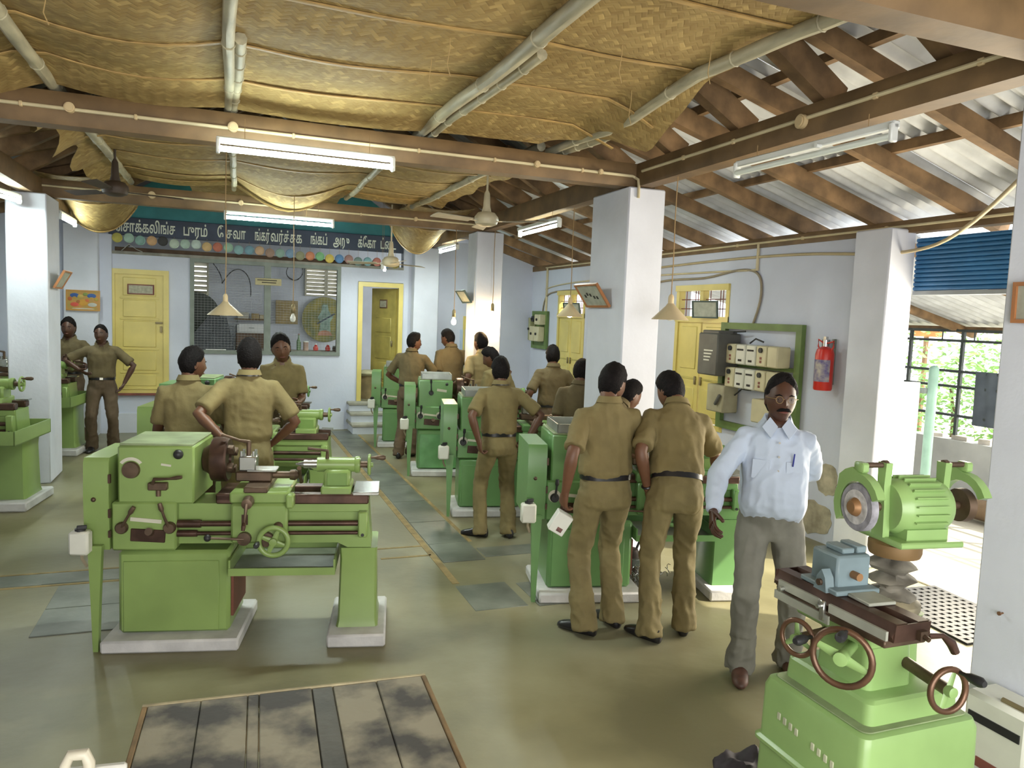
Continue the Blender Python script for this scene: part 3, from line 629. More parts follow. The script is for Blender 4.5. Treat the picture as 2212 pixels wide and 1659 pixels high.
# ================================================================= THE LETTERED BOARD AND THE ROW OF DISCS
navy = mat('navy_board', (.045, .06, .10), .6, var=.25, scale=4)
lett = mat('white_lettering', (.72, .76, .66), .6, var=0)
bd = obj('lettered_board', MB().b2((-1.62, 12.90, 3.0), (2.84, 12.94, 3.27), bev=.006), navy, None); tag(bd, 'long dark blue board with white Tamil lettering across the far gable', 'sign')
words = [('ொசாக்கலிங்ச', -.86), ('புரம்', .0), ('ே', .37), ('தவா', .62), ('ங்கர்', 1.0), ('வர்த்தக', 1.0), ('ங்கப்', 1.5), ('அரு', 1.8), ('க்கோ', 2.2), ('ட்டை', 2.5)]
S_ = .225
for body, x, wd in (('சொக்கலிங்ச', -1.12, .82), ('புரம்', -.42, .34), ('ே', -.06, .09), ('தவா', .17, .28), ('ங்கர்', .56, .22), ('வர்த்தக', .93, .48), ('ங்கப்', 1.44, .26), ('அரு', 1.80, .26), ('க்கோ', 2.22, .30), ('ட்டை', 2.58, .26)):
    # stored order -> drawn order for the vowel signs that stand before their consonant
    b = body.replace('சொ', 'ொ'.join(['', ''])+'சொ')
    out = ''
    for ch in body:
        if ch == 'ொ': out = out[:-1]+'ெ'+out[-1]+'ா'
        elif ch == 'ோ': out = out[:-1]+'ே'+out[-1]+'ா'
        elif ch in 'ெேை' and out: out = out[:-1]+ch+out[-1]
        else: out += ch
    t = text('lettering', out, lett, S_, (x, 12.897, 3.125), (PI/2, 0, 0), bd, .002, width=wd)
dcol = [(.55, .50, .12), (.40, .58, .48), (.30, .50, .45), (.60, .38, .20), (.05, .05, .05), (.5, .6, .5), (.45, .60, .52), (.55, .66, .62), (.66, .46, .22), (.50, .16, .10), (.36, .56, .42), (.28, .48, .50), (.18, .34, .42), (.62, .42, .26), (.36, .24, .18), (.28, .42, .36), (.20, .32, .46), (.30, .30, .18), (.62, .24, .12), (.20, .46, .22), (.66, .50, .10), (.10, .24, .46), (.34, .18, .16), (.18, .26, .24), (.22, .42, .46), (.56, .20, .16), (.2, .3, .5), (.35, .28, .05)]
dn_ = ['olive yellow', 'mint', 'sea green', 'tan', 'black', 'pale mint', 'light sage', 'white green', 'orange', 'brick red', 'pale green', 'aqua', 'steel blue', 'salmon', 'brown', 'grey green', 'slate blue', 'khaki', 'vermilion', 'emerald', 'bright yellow', 'cobalt', 'maroon', 'charcoal green', 'turquoise', 'coral red', 'royal blue', 'dark gold']
for i, c in enumerate(dcol):
    x = -1.50+4.2*i/(len(dcol)-1); z = 2.955-.145*i/(len(dcol)-1)+.012*math.sin(i*2.1)
    o = obj('painted_disc', MB().cyl((0, .0, 0), (0, -.018, 0), .072, n=24).torus((0, -.018, 0), (0, 1, 0), .060, .006, 24, 5), mat('disc_%s' % dn_[i].replace(' ', '_'), c, .6, var=.25, scale=9), None, loc=(x, 12.885, z), rot=(0, 0, rnd.uniform(-.2, .2)))
    tag(o, '%s painted disc hanging in the row under the lettered board' % dn_[i], 'disc', 'painted discs under the lettering')
    obj('hanging_string', MB().tube([(0, -.004, .07), (0, -.004, 3.02-z)], .002, 5), wirem, o)
# grimy loft behind the discs: a dark plank, scrap sheet and odd pieces on the wall ledge
o = obj('loft_plank', MB().b2((-1.55, 13.0, 2.766), (2.8, 13.09, 2.83), bev=.004), mat('loft_timber', (.10, .06, .035), .8, var=.4), None); tag(o, 'dark timber plank lying in the loft behind the row of discs', 'plank')
o = obj('bent_sheet', MB().add([(0, 0, 0), (.1, 0, .10), (.2, .02, .03), (.28, 0, -.0), (0, .2, 0), (.1, .2, .10), (.2, .22, .03), (.28, .2, 0)]+[(0, 0, .008), (.1, 0, .108), (.2, .02, .038), (.28, 0, .008), (0, .2, .008), (.1, .2, .108), (.2, .22, .038), (.28, .2, .008)], [(0, 1, 5, 4), (1, 2, 6, 5), (2, 3, 7, 6), (8, 12, 13, 9), (9, 13, 14, 10), (10, 14, 15, 11), (0, 8, 9, 1), (1, 9, 10, 2), (2, 10, 11, 3), (4, 5, 13, 12), (5, 6, 14, 13), (6, 7, 15, 14), (0, 4, 12, 8), (3, 11, 15, 7)]), mat('scrap_tin', (.42, .42, .36), .5, metal=.3, var=.3), None, loc=(-1.45, 12.93, 2.767), rot=(0, 0, .0)); tag(o, 'bent grey tin sheet lying on the far wall ledge at left', 'sheet')
o = obj('torn_paper', MB().add([(0, 0, .004), (.12, 0, .02), (.26, 0, -.0), (.40, 0, .07), (0, .06, .004), (.12, .06, .03), (.26, .06, .01), (.40, .06, .09)]+[(0, 0, 0.0), (.12, 0, .016), (.26, 0, -.004), (.40, 0, .066), (0, .06, 0.0), (.12, .06, .026), (.26, .06, .006), (.40, .06, .086)], [(0, 1, 5, 4), (1, 2, 6, 5), (2, 3, 7, 6), (8, 12, 13, 9), (9, 13, 14, 10), (10, 14, 15, 11), (0, 8, 9, 1), (1, 9, 10, 2), (2, 10, 11, 3), (4, 5, 13, 12), (5, 6, 14, 13), (6, 7, 15, 14), (0, 4, 12, 8), (3, 11, 15, 7)]), mat('torn_cream_paper', (.62, .60, .44), .8), None, loc=(1.95, 12.95, 2.772)); tag(o, 'curled cream paper strip on the far wall ledge under the discs', 'paper')
# ================================================================= IN THE STORE
Yb = BY-.02
o = obj('round_painting', MB().cyl((0, 0, 0), (0, -.03, 0), .45, n=48), mat('ochre_painting', (.30, .25, .045), .6, var=.3, scale=5, col2=(.12, .14, .06)), None, loc=(1.90, Yb, 1.80)); tag(o, 'round ochre painting of a pale robed figure on the store wall', 'painting')
obj('painted_figure', MB().prism([(-.12, -.30), (.12, -.30), (.10, -.05), (.16, .05), (.07, .18), (.05, .30), (-.05, .30), (-.07, .18), (-.14, .04), (-.09, -.06)], -.036, -.030), mat('figure_teal', (.20, .30, .24), .6, var=.35, scale=12), o)
obj('painted_staff', MB().box((.02, -.038, .02), (.40, .006, .03), rot=RY(-.55)), mat('figure_dark', (.05, .07, .09), .6), o)
obj('painted_flower', MB().prism([(-.14, -.32), (.15, -.32), (.11, -.24), (.0, -.21), (-.11, -.24)], -.04, -.030), mat('figure_pink', (.40, .20, .12), .6, var=.3), o)
o = obj('dark_disc', MB().cyl((0, 0, 0), (0, -.03, 0), .42, n=40), mat('dark_round', (.035, .045, .035), .5, var=.3, scale=3), None, loc=(-.5, Yb, 1.82)); tag(o, 'dark round disc on the store wall under the small louvre', 'disc')
o = obj('cardboard_sheet', MB().box((0, 0, 0), (.42, .02, .46)), mat('cardboard', (.34, .26, .12), .85, var=.2), None, loc=(1.16, Yb-.01, 1.92)); tag(o, 'brown cardboard sheet pinned in the store beside the round painting', 'cardboard')
sh = thing('wall_shelf', 'shelf board on the store wall carrying small boxes', 'shelf', (.49, Yb-.16, 1.76))
obj('board', MB().box((0, 0, 0), (.62, .30, .025)), mat('shelf_wood', (.20, .13, .06), .7, var=.3), sh)
for sx in (-.25, .25): obj('bracket', MB().box((sx, .14, -.04), (.025, .02, .06)).box((sx, .06, -.022), (.02, .14, .02)), frm, sh)
for x, w_, h_, c, nm in ((.34, .20, .12, (.50, .48, .40), 'white carton at the left end of the store shelf'), (.56, .14, .10, (.40, .30, .14), 'tan carton in the middle of the store shelf'), (.70, .12, .08, (.55, .48, .30), 'cream packet at the right end of the store shelf')):
    o = obj('carton', MB().box((0, 0, h_/2), (w_, .2, h_), bev=.004).box((0, 0, h_+.001), (w_*.9, .02, .003)), mat('carton_'+nm.split()[0], c, .8, var=.2), None, loc=(x, Yb-.16, 1.773)); tag(o, nm, 'box', 'cartons on the store shelf')
o = thing('white_cabinet', 'white fronted drawer unit over the brown cupboard in the store', 'cabinet', (.49, Yb-.2, 1.50))
obj('body', MB().box((0, 0, .08), (.52, .36, .16), bev=.006), white_e, o); obj('drawer', MB().box((0, -.185, .10), (.46, .02, .15), bev=.004), white_e, o); obj('handle', MB().box((0, -.20, .10), (.10, .015, .015)), frm, o)
o = thing('brown_cupboard', 'brown wooden cupboard standing in the store', 'cupboard', (.49, Yb-.22, .48))
brn = mat('brown_wood', (.12, .065, .03), .5, var=.3, stretch=(1, 1, .2), scale=8)
obj('carcass', MB().box((0, 0, .51), (.56, .40, 1.02), bev=.006), brn, o)
for sx in (-.135, .135): q = obj('door', MB().box((sx, -.205, .52), (.255, .02, .94), bev=.004), brn, o); obj('handle', MB().box((sx*.2, -.222, .55), (.015, .02, .08)), brassy, q)
o = thing('fume_hood', 'sloping dark grey hood in the store below the small louvre', 'hood', (-.30, Yb-.42, .48))
hd = mat('hood_grey', (.13, .14, .15), .5, var=.2)
obj('plinth', MB().box((0, 0, .30), (.9, .7, .60), bev=.01), hd, o)
obj('canopy', MB().rings([[(sx*.5, sy*.38, .62) for sx, sy in ((-1, -1), (1, -1), (1, 1), (-1, 1))], [(sx*.16+.18, sy*.12+.1, 1.32) for sx, sy in ((-1, -1), (1, -1), (1, 1), (-1, 1))]]), hd, o)
bench = thing('store_counter', 'counter ledge running inside the store window', 'counter', (1.1, 13.35, .48))
obj('top', MB().box((0, 0, .80), (1.5, .36, .04), bev=.005), mat('counter_top', (.34, .32, .27), .7, var=.3), bench)
for sx in (-.7, 0, .7): obj('leg', MB().box((sx, 0, .39), (.06, .30, .78)), brn, bench)
cz = 1.30
for x, lab in ((1.62, 'left red plastic bottle on the store counter'), (1.82, 'right red plastic bottle on the store counter')):
    o = thing('red_bottle', lab, 'bottle', (x-.16, 13.30, cz), group='red bottles on the store counter')
    obj('body', MB().spin([(.01, 0), (.04, .005), (.045, .05), (.03, .08), (.018, .10)], n=16), mat('red_plastic', (.55, .04, .03), .3, var=.1), o)
    obj('cap', MB().cyl((0, 0, .10), (0, 0, .12), .016, n=12), white_e, o)
o = thing('glass_bottle', 'tall greenish bottle standing on the store counter', 'bottle', (1.18, 13.32, cz))
obj('body', MB().spin([(.01, 0), (.034, .004), (.036, .15), (.014, .21), (.014, .26)], n=16), mat('bottle_green', (.12, .20, .10), .15, var=.1), o); obj('cap', MB().cyl((0, 0, .26), (0, 0, .28), .016, n=10), iron, o)
o = thing('tin_can', 'pinkish tin beside the bottle on the store counter', 'tin', (1.30, 13.34, cz)); obj('body', MB().spin([(.045, 0), (.045, .14)], n=18), mat('pink_tin', (.42, .28, .22), .5, var=.3), o); obj('lid', MB().spin([(.048, .14), (.048, .155), (.03, .16)], n=18), white_e, o)
o = thing('jar', 'small dark jar at the right end of the store counter', 'jar', (1.78, 13.36, cz)); obj('body', MB().spin([(.035, 0), (.04, .05), (.03, .07)], n=14), fan_d, o); obj('lid', MB().spin([(.034, .07), (.034, .085)], n=14), frm, o)
o = obj('steel_rule', MB().box((0, 0, 0), (.30, .04, .012)), white_e, None, loc=(-.12, 12.93, 1.307)); tag(o, 'white strip lying on the left sill of the store window', 'strip')
def coil(label, c, R, n, m, tail):
    P = [(c[0]+(R+.012*math.sin(k*.7))*math.cos(k*.35), c[1]-.01-.004*(k % 5), c[2]+(R+.012*math.cos(k))*math.sin(k*.35)) for k in range(n)]
    return cable('cable_coil', label, P+tail, .008, m)
blk = mat('black_rubber', (.02, .02, .022), .5, var=.2)
coil('dark cable coil hung high between the store louvres', (1.30, BY-.05, 2.72), .16, 50, blk, [])
cable('cable', 'black cable hanging in loops left of the mullion in the store', [(-.2, BY-.04, 2.8), (.0, BY-.06, 2.55), (-.1, BY-.06, 2.3), (.1, BY-.06, 2.7), (.35, BY-.06, 2.75), (.5, BY-.06, 2.5), (.48, BY-.06, 2.2)], .009, blk)
pl = obj('placard', MB().box((0, 0, 0), (.40, .02, .11), bev=.003), mat('cream_placard', (.50, .44, .26), .7, var=.15), None, loc=(.66, FY-.05, 2.41), rot=(.12, 0, 0)); tag(pl, 'small cream placard with a line of writing on the store window mullion', 'placard')
ink = mat('ink', (.03, .025, .02), .8, var=0)
for k, z in enumerate((.025, -.012)): obj('printed_line', MB().box((-.02+.03*k, -.0105, z), (.30-.08*k, .002, .014)), ink, pl)
sk = thing('gunny_sack', 'pale cloth sack heaped inside the far right doorway', 'sack', (2.36, 13.42, .48))
mb = MB(); R = []
for i in range(9):
    t = i/8; R.append([(.19*(1-.35*t+.1*math.sin(9*t))*math.cos(a)*(1+.12*math.sin(3*a+t*5)), .16*(1-.3*t)*math.sin(a)*(1+.1*math.cos(4*a)), .42*t) for a in [2*PI*k/18 for k in range(18)]])
obj('body', mb.rings(R), mat('sack_brown', (.26, .19, .09), .9, var=.3), sk)
obj('cloth_top', MB().ball((0, -.02, .44), .19, 16, 8, (1.1, .8, .32)), mat('sack_cloth', (.55, .52, .34), .9, var=.3, scale=8), sk)
# ================================================================= FRAMED PICTURES
bkp = mat('paper_print', (.42, .42, .34), .8, var=.2, scale=14)
def framed(label, loc, w, h, rotz, tilt, fm, roll=0, print_m=None, marks=0):
    t = thing('framed_picture', label, 'picture', loc, rotz); t.rotation_euler = (-tilt, roll, rotz)
    b = .016
    obj('frame', MB().b2((-w/2, -.012, -h/2), (w/2, .012, -h/2+b)).b2((-w/2, -.012, h/2-b), (w/2, .012, h/2)).b2((-w/2, -.012, -h/2+b), (-w/2+b, .012, h/2-b)).b2((w/2-b, -.012, -h/2+b), (w/2, .012, h/2-b)), fm, t)
    p = obj('print', MB().box((0, .002, 0), (w-b, .006, h-b)), print_m or bkp, t)
    for k in range(marks): obj('printed_mark', MB().box((-w*.28+w*.12*k, -.0025, .02*math.sin(k*1.3)-.005), (.03, .002, .03), bev=.0008), ink, p)
    return t
fo = mat('orange_wood_frame', (.42, .17, .06), .5, var=.2); fg = mat('dark_green_frame', (.06, .09, .08), .5, var=.2)
framed('orange framed picture tilting off the left face of the central pillar', (3.03, 6.08, 2.215), .44, .24, -PI/2, -.62, fo, marks=5)
framed('dark framed picture tilting off the left face of the far pillar', (3.04, 9.98, 2.25), .40, .20, -PI/2, -.6, fg)
framed('orange framed picture on the shaded right face of the left pillar', (-1.67, 9.70, 2.22), .42, .22, PI/2, -.5, fo)
framed('orange framed portrait at the right edge of the photo on the near pillar', (3.10, 2.12, 2.14), .30, .17, -PI/2, -.03, fo)
framed('green framed notice hanging before the fanlight of the nearer window', (5.165, 7.45, 2.17), .36, .20, -PI/2+.30, -.12, fg)
framed('green framed notice hanging before the fanlight of the farther window', (5.165, 11.05, 2.17), .40, .18, -PI/2+.25, -.2, fg)
art = mat('calendar_art', (.55, .22, .05), .5, var=.4, scale=9, col2=(.32, .25, .05))
t = framed('bright orange and blue framed calendar print on the far left pilaster', (-1.93, 12.69, 2.0), .44, .30, 0, .06, mat('gold_frame', (.50, .25, .04), .4), print_m=art)
for k, (x, z, w_, h_, c) in enumerate(((-.11, .07, .12, .07, (.03, .10, .32)), (.11, .07, .12, .07, (.03, .10, .32)), (0, -.03, .13, .10, (.55, .28, .03)), (.12, -.06, .12, .06, (.45, .45, .40)), (-.11, -.06, .11, .06, (.60, .08, .05)), (0, -.12, .30, .02, (.55, .50, .40)), (-.04, .06, .09, .05, (.50, .36, .08)), (.03, .09, .07, .05, (.20, .26, .06)), (-.17, .02, .06, .06, (.45, .12, .03)), (.17, .02, .06, .05, (.40, .30, .05)), (.05, .0, .06, .05, (.60, .15, .04)), (-.06, -.02, .06, .05, (.35, .12, .03)), (-.11, .045, .06, .04, (.50, .30, .05)), (.11, .04, .06, .035, (.5, .32, .06)))):
    obj('printed_shape', MB().ball((x, -.002, z), 1, 14, 6, (w_/2, .003, h_/2)), mat('art_%d' % k, c, .6, var=.2), t)
# ================================================================= SWITCH PANELS, EXTINGUISHER
gpan = mat('green_angle_iron', (.14, .22, .06), .5, var=.25, scale=5)
cream = mat('cream_switch_case', (.60, .55, .36), .4, var=.1); creamw = mat('white_switch_case', (.68, .68, .60), .4, var=.08)
greyb = mat('grey_switchgear', (.10, .10, .09), .5, var=.2)
sp = thing('switch_panel', 'big green framed switchboard with rows of cream switches behind the man in the white shirt', 'switchboard', (RW, 6.5, 0))
X = -.0
obj('frame', MB().b2((-.06, -.62, 1.96), (-.01, .66, 2.03)).b2((-.06, -.62, .94), (-.01, -.54, 1.96)).b2((-.06, .58, .94), (-.01, .66, 1.96)).b2((-.06, -.62, .86), (-.01, .66, .94)).b2((-.05, -.54, 1.56), (-.015, .58, 1.60)), gpan, sp)
for s in range(2):
    zc = 1.70-.25*s
    for k in range(5):
        yc = .27-.165*k; m = cream if k in (0, 3, 4) else creamw
        if k == 4: yc -= .0
        q = obj('switch', MB().box((-.12, yc, zc), (.17, .155, .21), bev=.012), m, sp)
        if m is creamw:
            obj('slot', MB().box((-.206, yc, zc+.05), (.006, .10, .018)), ink, q); obj('rating_label', MB().box((-.206, yc, zc-.06), (.006, .055, .022)), ink, q)
        elif k != 4:
            obj('knob', MB().cyl((-.205, yc, zc+.06), (-.222, yc, zc+.06), .026, n=14), blk, q)
            for z_ in (-.02, -.055): obj('indicator', MB().box((-.206, yc, zc+z_), (.006, .03, .026), bev=.002), iron, q)
gb = obj('main_switch', MB().box((-.17, .52, 1.68), (.30, .36, .46), bev=.015), greyb, sp)
for k in range(4): obj('printed_line', MB().box((-.322, .50+.01*k, 1.72-.035*k), (.003, .16-.02*k, .014)), creamw, gb)
obj('lid', MB().box((-.17, .52, 1.92), (.24, .30, .04), bev=.01), greyb, gb)
lb = obj('lower_switch', MB().box((-.12, .48, 1.20), (.20, .30, .30), bev=.012), mat('beige_switchgear', (.36, .33, .22), .5, var=.15), sp)
obj('lever', MB().box((-.24, .40, 1.19), (.03, .03, .14), rot=RX(.6), bev=.006), greyb, lb)
obj('meter', MB().box((-.10, -.26, 1.14), (.16, .34, .24), bev=.012), cream, sp)
for y0, y1, z0, z1 in ((.2, .52, 1.94, 1.84), (-.1, .1, 1.84, 1.82), (.05, .3, 1.33, 1.25)): obj('wire', MB().tube([(-.08, y0, z0), (-.10, (y0+y1)/2, (z0+z1)/2+.04), (-.09, y1, z1)], .009, 6), blk, sp)
sp2 = thing('switch_panel', 'small green framed switchboard in the far right corner', 'switchboard', (RW, 12.46, 0))
obj('frame', MB().b2((-.05, -.34, 1.46), (-.01, .34, 1.52)).b2((-.05, -.34, 2.06), (-.01, .34, 2.12)).b2((-.05, -.34, 1.52), (-.01, -.26, 2.06)).b2((-.05, .26, 1.52), (-.01, .34, 2.06)).b2((-.035, -.3, 1.5), (-.02, .3, 2.1)), gpan, sp2)
for a, (yy, zz, w_, h_, m) in enumerate(((.08, 1.72, .20, .26, cream), (-.14, 1.72, .20, .26, cream), (-.16, 1.97, .24, .18, cream), (.20, 1.80, .08, .4, mat('olive_case', (.30, .30, .16), .5)), (.06, 1.98, .1, .10, blk))):
    q = obj('switch', MB().box((-.10, yy, zz), (.12, w_, h_), bev=.01), m, sp2); obj('knob', MB().cyl((-.16, yy, zz), (-.18, yy, zz), .022, n=12), blk, q)
ex = thing('fire_extinguisher', 'red fire extinguisher hung on the right wall', 'extinguisher', (RW-.115, 5.50, 1.44))
red = mat('red_enamel', (.55, .025, .015), .3, var=.08)
obj('cylinder', MB().spin([(.01, 0), (.075, .0), (.082, .015), (.082, .33), (.07, .375), (.03, .40)], n=28), red, ex)
obj('label_sheet', MB().rings([[(.0835*math.cos(a), .0835*math.sin(a), z) for a in [PI*.62+k*PI*.85/14 for k in range(15)]]+[(.080*math.cos(a), .080*math.sin(a), z) for a in [PI*.62+(14-k)*PI*.85/14 for k in range(15)]] for z in (.08, .28)]), mat('extinguisher_label', (.45, .40, .34), .5, var=.5, scale=18, col2=(.10, .08, .22)), ex)
obj('valve', MB().cyl((0, 0, .39), (0, 0, .46), .022, n=12).box((0, 0, .47), (.03, .03, .04)), mat('chrome', (.6, .6, .6), .25, metal=1, var=0), ex)
obj('handle', MB().tube([(0, .02, .42), (0, -.10, .45), (0, -.10, .40), (0, -.07, .36)], .008, 6), red, ex); obj('carry_handle', MB().tube([(0, .0, .42), (0, .09, .46), (0, .09, .40), (0, .07, .37)], .008, 6), red, ex)
obj('bracket', MB().b2((.085, -.012, .05), (.113, .012, .47)).b2((.04, .075, .18), (.113, .09, .46)), frm, ex)
# the switch box and its lead at the lower right, fixed on the near pillar
sw = thing('white_switch_box', 'white starter box at the lower right corner on the near pillar', 'switch box', (3.02, 2.06, 0))
obj('case', MB().box((0, 0, .34), (.18, .28, .36), bev=.02), creamw, sw)
obj('slot', MB().box((-.092, 0.0, .42), (.006, .22, .035)), blk, sw); obj('slot', MB().box((-.092, -.02, .24), (.006, .16, .04)), iron, sw); obj('hinge', MB().cyl((-.05, .0, .525), (-.05, -.12, .525), .012, n=8), brassy, sw)
cable('power_lead', 'thick grey lead running from the grinder down to the white starter box', [(2.42, 2.0, .62), (2.60, 2.03, .50), (2.75, 2.05, .34), (2.86, 2.07, .20), (2.98, 2.08, .12)], .016)
# ================================================================= BEYOND THE SHUTTER DOOR
bl = mat('blue_shutter', (.03, .16, .36), .4, var=.15, scale=4)
rs = thing('roller_shutter', 'blue ribbed roller shutter half rolled up in the right doorway', 'shutter', (RW+.12, 3.9, 2.34))
for k in range(12): obj('slat', MB().spin([(.01, -.95), (.018, -.95), (.018, .90), (.01, .90)], (0, 0, .02+.036*k), (0, 1, 0), 8), bl, rs)
obj('bottom_rail', MB().b2((-.02, -.95, -.035), (.02, .90, 0), bev=.004), mat('grey_rail', (.30, .32, .33), .5), rs)
yard = mat('yard_cement', (.55, .50, .38), .85, var=.2, scale=1.5)
struct('ground', MB().b2((RW, -4, -.16), (16, 20, -.02)), yard)
struct('trim_6', MB().b2((RW-.02, 2.9, -.1), (RW+.30, 5.15, .012), bev=.008), mat('door_threshold', (.42, .38, .28), .8, var=.2))
parw = mat('parapet_wall', (.46, .47, .44), .85, var=.2, scale=2)
struct('wall_yard', MB().b2((8.0, 3.5, -.02), (8.18, 14, .76)), parw)
gr = thing('iron_grille', 'dark iron grille over the low yard wall', 'grille', (8.08, 6.0, .76))
gi = mat('dark_iron', (.035, .045, .04), .5, var=.2)
for z in (.28, .62, .80, 1.16, 1.28): obj('rail', MB().box((0, 1.5, z), (.03, 9, .03)), gi, gr)
for k in range(11): obj('upright', MB().box((0, -2.4+k*.72, .64), (.035, .035, 1.28)), gi, gr)
for k in range(20): obj('bar', MB().cyl((0, -2.6+k*.42, 1.16), (0, -2.6+k*.42, 1.28), .008, n=6), gi, gr)
vr = semp('roof_veranda')
def vsheet(y0, y1):
    n = 8*int((y1-y0)/.13); v = []; f = []
    for k in range(n+1):
        y = y0+(y1-y0)*k/n; h = .024*math.sin(2*PI*y/.13)
        for x, z in ((5.5, 2.82), (8.5, 2.08)): v += [(x, y, z+h), (x, y, z+h+.007)]
    for k in range(n):
        a = 4*k; f += [(a, a+2, a+6, a+4), (a+1, a+5, a+7, a+3), (a, a+4, a+5, a+1), (a+2, a+3, a+7, a+6)]
    f += [(0, 1, 3, 2), (4*n, 4*n+2, 4*n+3, 4*n+1)]
    struct('roof_sheet', MB().add(v, f), sheetm, vr, smooth=60)
for k in range(5): vsheet(4.9+1.04*k, 4.9+1.04*(k+1))
for yy in (5.0, 6.6, 8.6): bar((5.5, yy, 2.72), (8.4, yy, 2.0), .06, .09, wood, 'rafter', vr)
struct('purlin', MB().b2((8.2, 4.9, 2.02), (8.26, 9.9, 2.09)), wood, vr)
leafy = mat('sunlit_leaf', (.22, .42, .08), .5, var=.3, scale=3)
def tree(label, c, R, n, seed, h0):
    q = random.Random(seed); t = thing('leafy_shrub', label, 'shrub', c, group='shrubs beyond the grille')
    obj('stem', MB().tube([(0, 0, 0), (.05, .04, h0*.6), (.0, .1, h0)], [.05, .04, .02], 7), mat('bark', (.16, .11, .06), .9), t)
    mb = MB()
    for i in range(n):
        p = Vector((q.gauss(0, R), q.gauss(0, R), h0+q.gauss(0, R*.8))); a = Vector((q.uniform(-1, 1), q.uniform(-1, 1), q.uniform(-.6, .6))).normalized(); b = a.orthogonal().normalized(); L_ = q.uniform(.06, .13)
        mb.add([p, p+a*L_*.5+b*L_*.25, p+a*L_, p+a*L_*.5-b*L_*.25], [(0, 1, 2, 3)])
    o = obj('foliage', mb, leafy, t, smooth=0); o['kind'] = 'stuff'
for i, (x, y, R, n, h) in enumerate(((10.0, 6.9, .55, 1500, 1.0), (10.3, 8.3, .6, 1500, 1.2), (11.2, 7.4, .8, 1800, 1.7))):
    tree(('low sunlit shrub just beyond the grille', 'sunlit shrub behind the green gate post', 'taller sunlit shrub at the back beyond the grille')[i], (x, y, -.03), R, n, 11+i, h)
gp = thing('yard_gate', 'overexposed white gate leaf on a pale green post in the yard', 'gate', (6.5, 5.5, -.02), 1.25)
obj('post', MB().cyl((0, 0, 0), (0, 0, 1.66), .045, n=12).ball((0, 0, 1.66), .045, 12, 6), mat('pale_green_post', (.25, .40, .30), .5, var=.15), gp)
lf_ = obj('leaf', MB().box((.10, .42, .78), (.03, .70, 1.5), bev=.006), mat('white_sheet_metal', (.85, .85, .82), .4, var=.05), gp); [obj('hinge', MB().box((.05, .04, z_), (.08, .06, .05)), frm, gp) for z_ in (1.45, .3)]
o = thing('hanging_cloth', 'dark grey cloth hung over the grille', 'cloth', (8.085, 6.05, 1.58))
mb = MB(); R = [[(.012*math.sin(k*1.9+z*3)+d_, -.22+.44*k/10, -z) for k in range(11)] for d_, zs in ((-.02, (0, .2, .4, .62)),) for z in zs]
v = [p for r in R for p in r]; f = [(i*11+j, i*11+j+1, i*11+12+j, i*11+11+j) for i in range(3) for j in range(10)]
kq = len(v); v += [(p[0]-.008, p[1], p[2]) for p in v]; f += [tuple(reversed([a+kq for a in q])) for q in f]
obj('cloth', MB().add(v, f), mat('dark_cloth', (.10, .12, .14), .9, var=.2), o)
lg = obj('timber_log', MB().tube([(0, -.5, 0), (.02, 0, .01), (0, .6, 0)], [.13, .12, .10], 14), mat('log_brown', (.20, .13, .07), .85, var=.35, scale=6), None, loc=(7.6, 5.5, .12)); tag(lg, 'brown timber log lying by the yard wall', 'log')
o = obj('wall_rubble', MB().box((0, 0, .03), (.10, .12, .06), rot=RZ(.4)).box((.02, .3, .025), (.12, .2, .05)).box((0, .62, .02), (.08, .1, .04), rot=RZ(.8)).box((0, -.35, .02), (.09, .16, .045), rot=RZ(.2)), mat('pale_rubble', (.55, .50, .42), .9, var=.3), None, loc=(8.09, 6.1, .76)); o['kind'] = 'stuff'; tag(o, 'pale stone bits along the top of the yard wall', 'rubble')
o = obj('wooden_board', MB().box((0, 0, 0), (.04, .62, .34)), mat('orange_board', (.55, .24, .06), .6, var=.2), None, loc=(11.8, 10.2, 2.1)); tag(o, 'orange board high behind the grille', 'board'); obj('post', MB().b2((-.03, -.03, -2.13), (.03, .03, -.17)), wood, o)
# rubber mat by the door
bm_ = thing('rubber_mat', 'black perforated rubber mat on the floor before the shutter door', 'mat', (4.88, 3.83, .001), -.1)
mb = MB()
for i in range(15): mb.b2((-.32, -.46+.066*i-.017, 0), (.32, -.46+.066*i+.017, .014))
for j in range(11): mb.b2((-.32+.064*j-.016, -.48, 0), (-.32+.064*j+.016, .485, .0135))
q = obj('grid', mb, blk, bm_, smooth=0); q['kind'] = 'stuff'
obj('hole_darkening_plate', MB().b2((-.315, -.47, 0), (.315, .475, .004)), mat('hole_plate_dark', (.16, .15, .12), .9, var=.3), bm_)  # dark plate added under the grid to tone down sun-bright holes
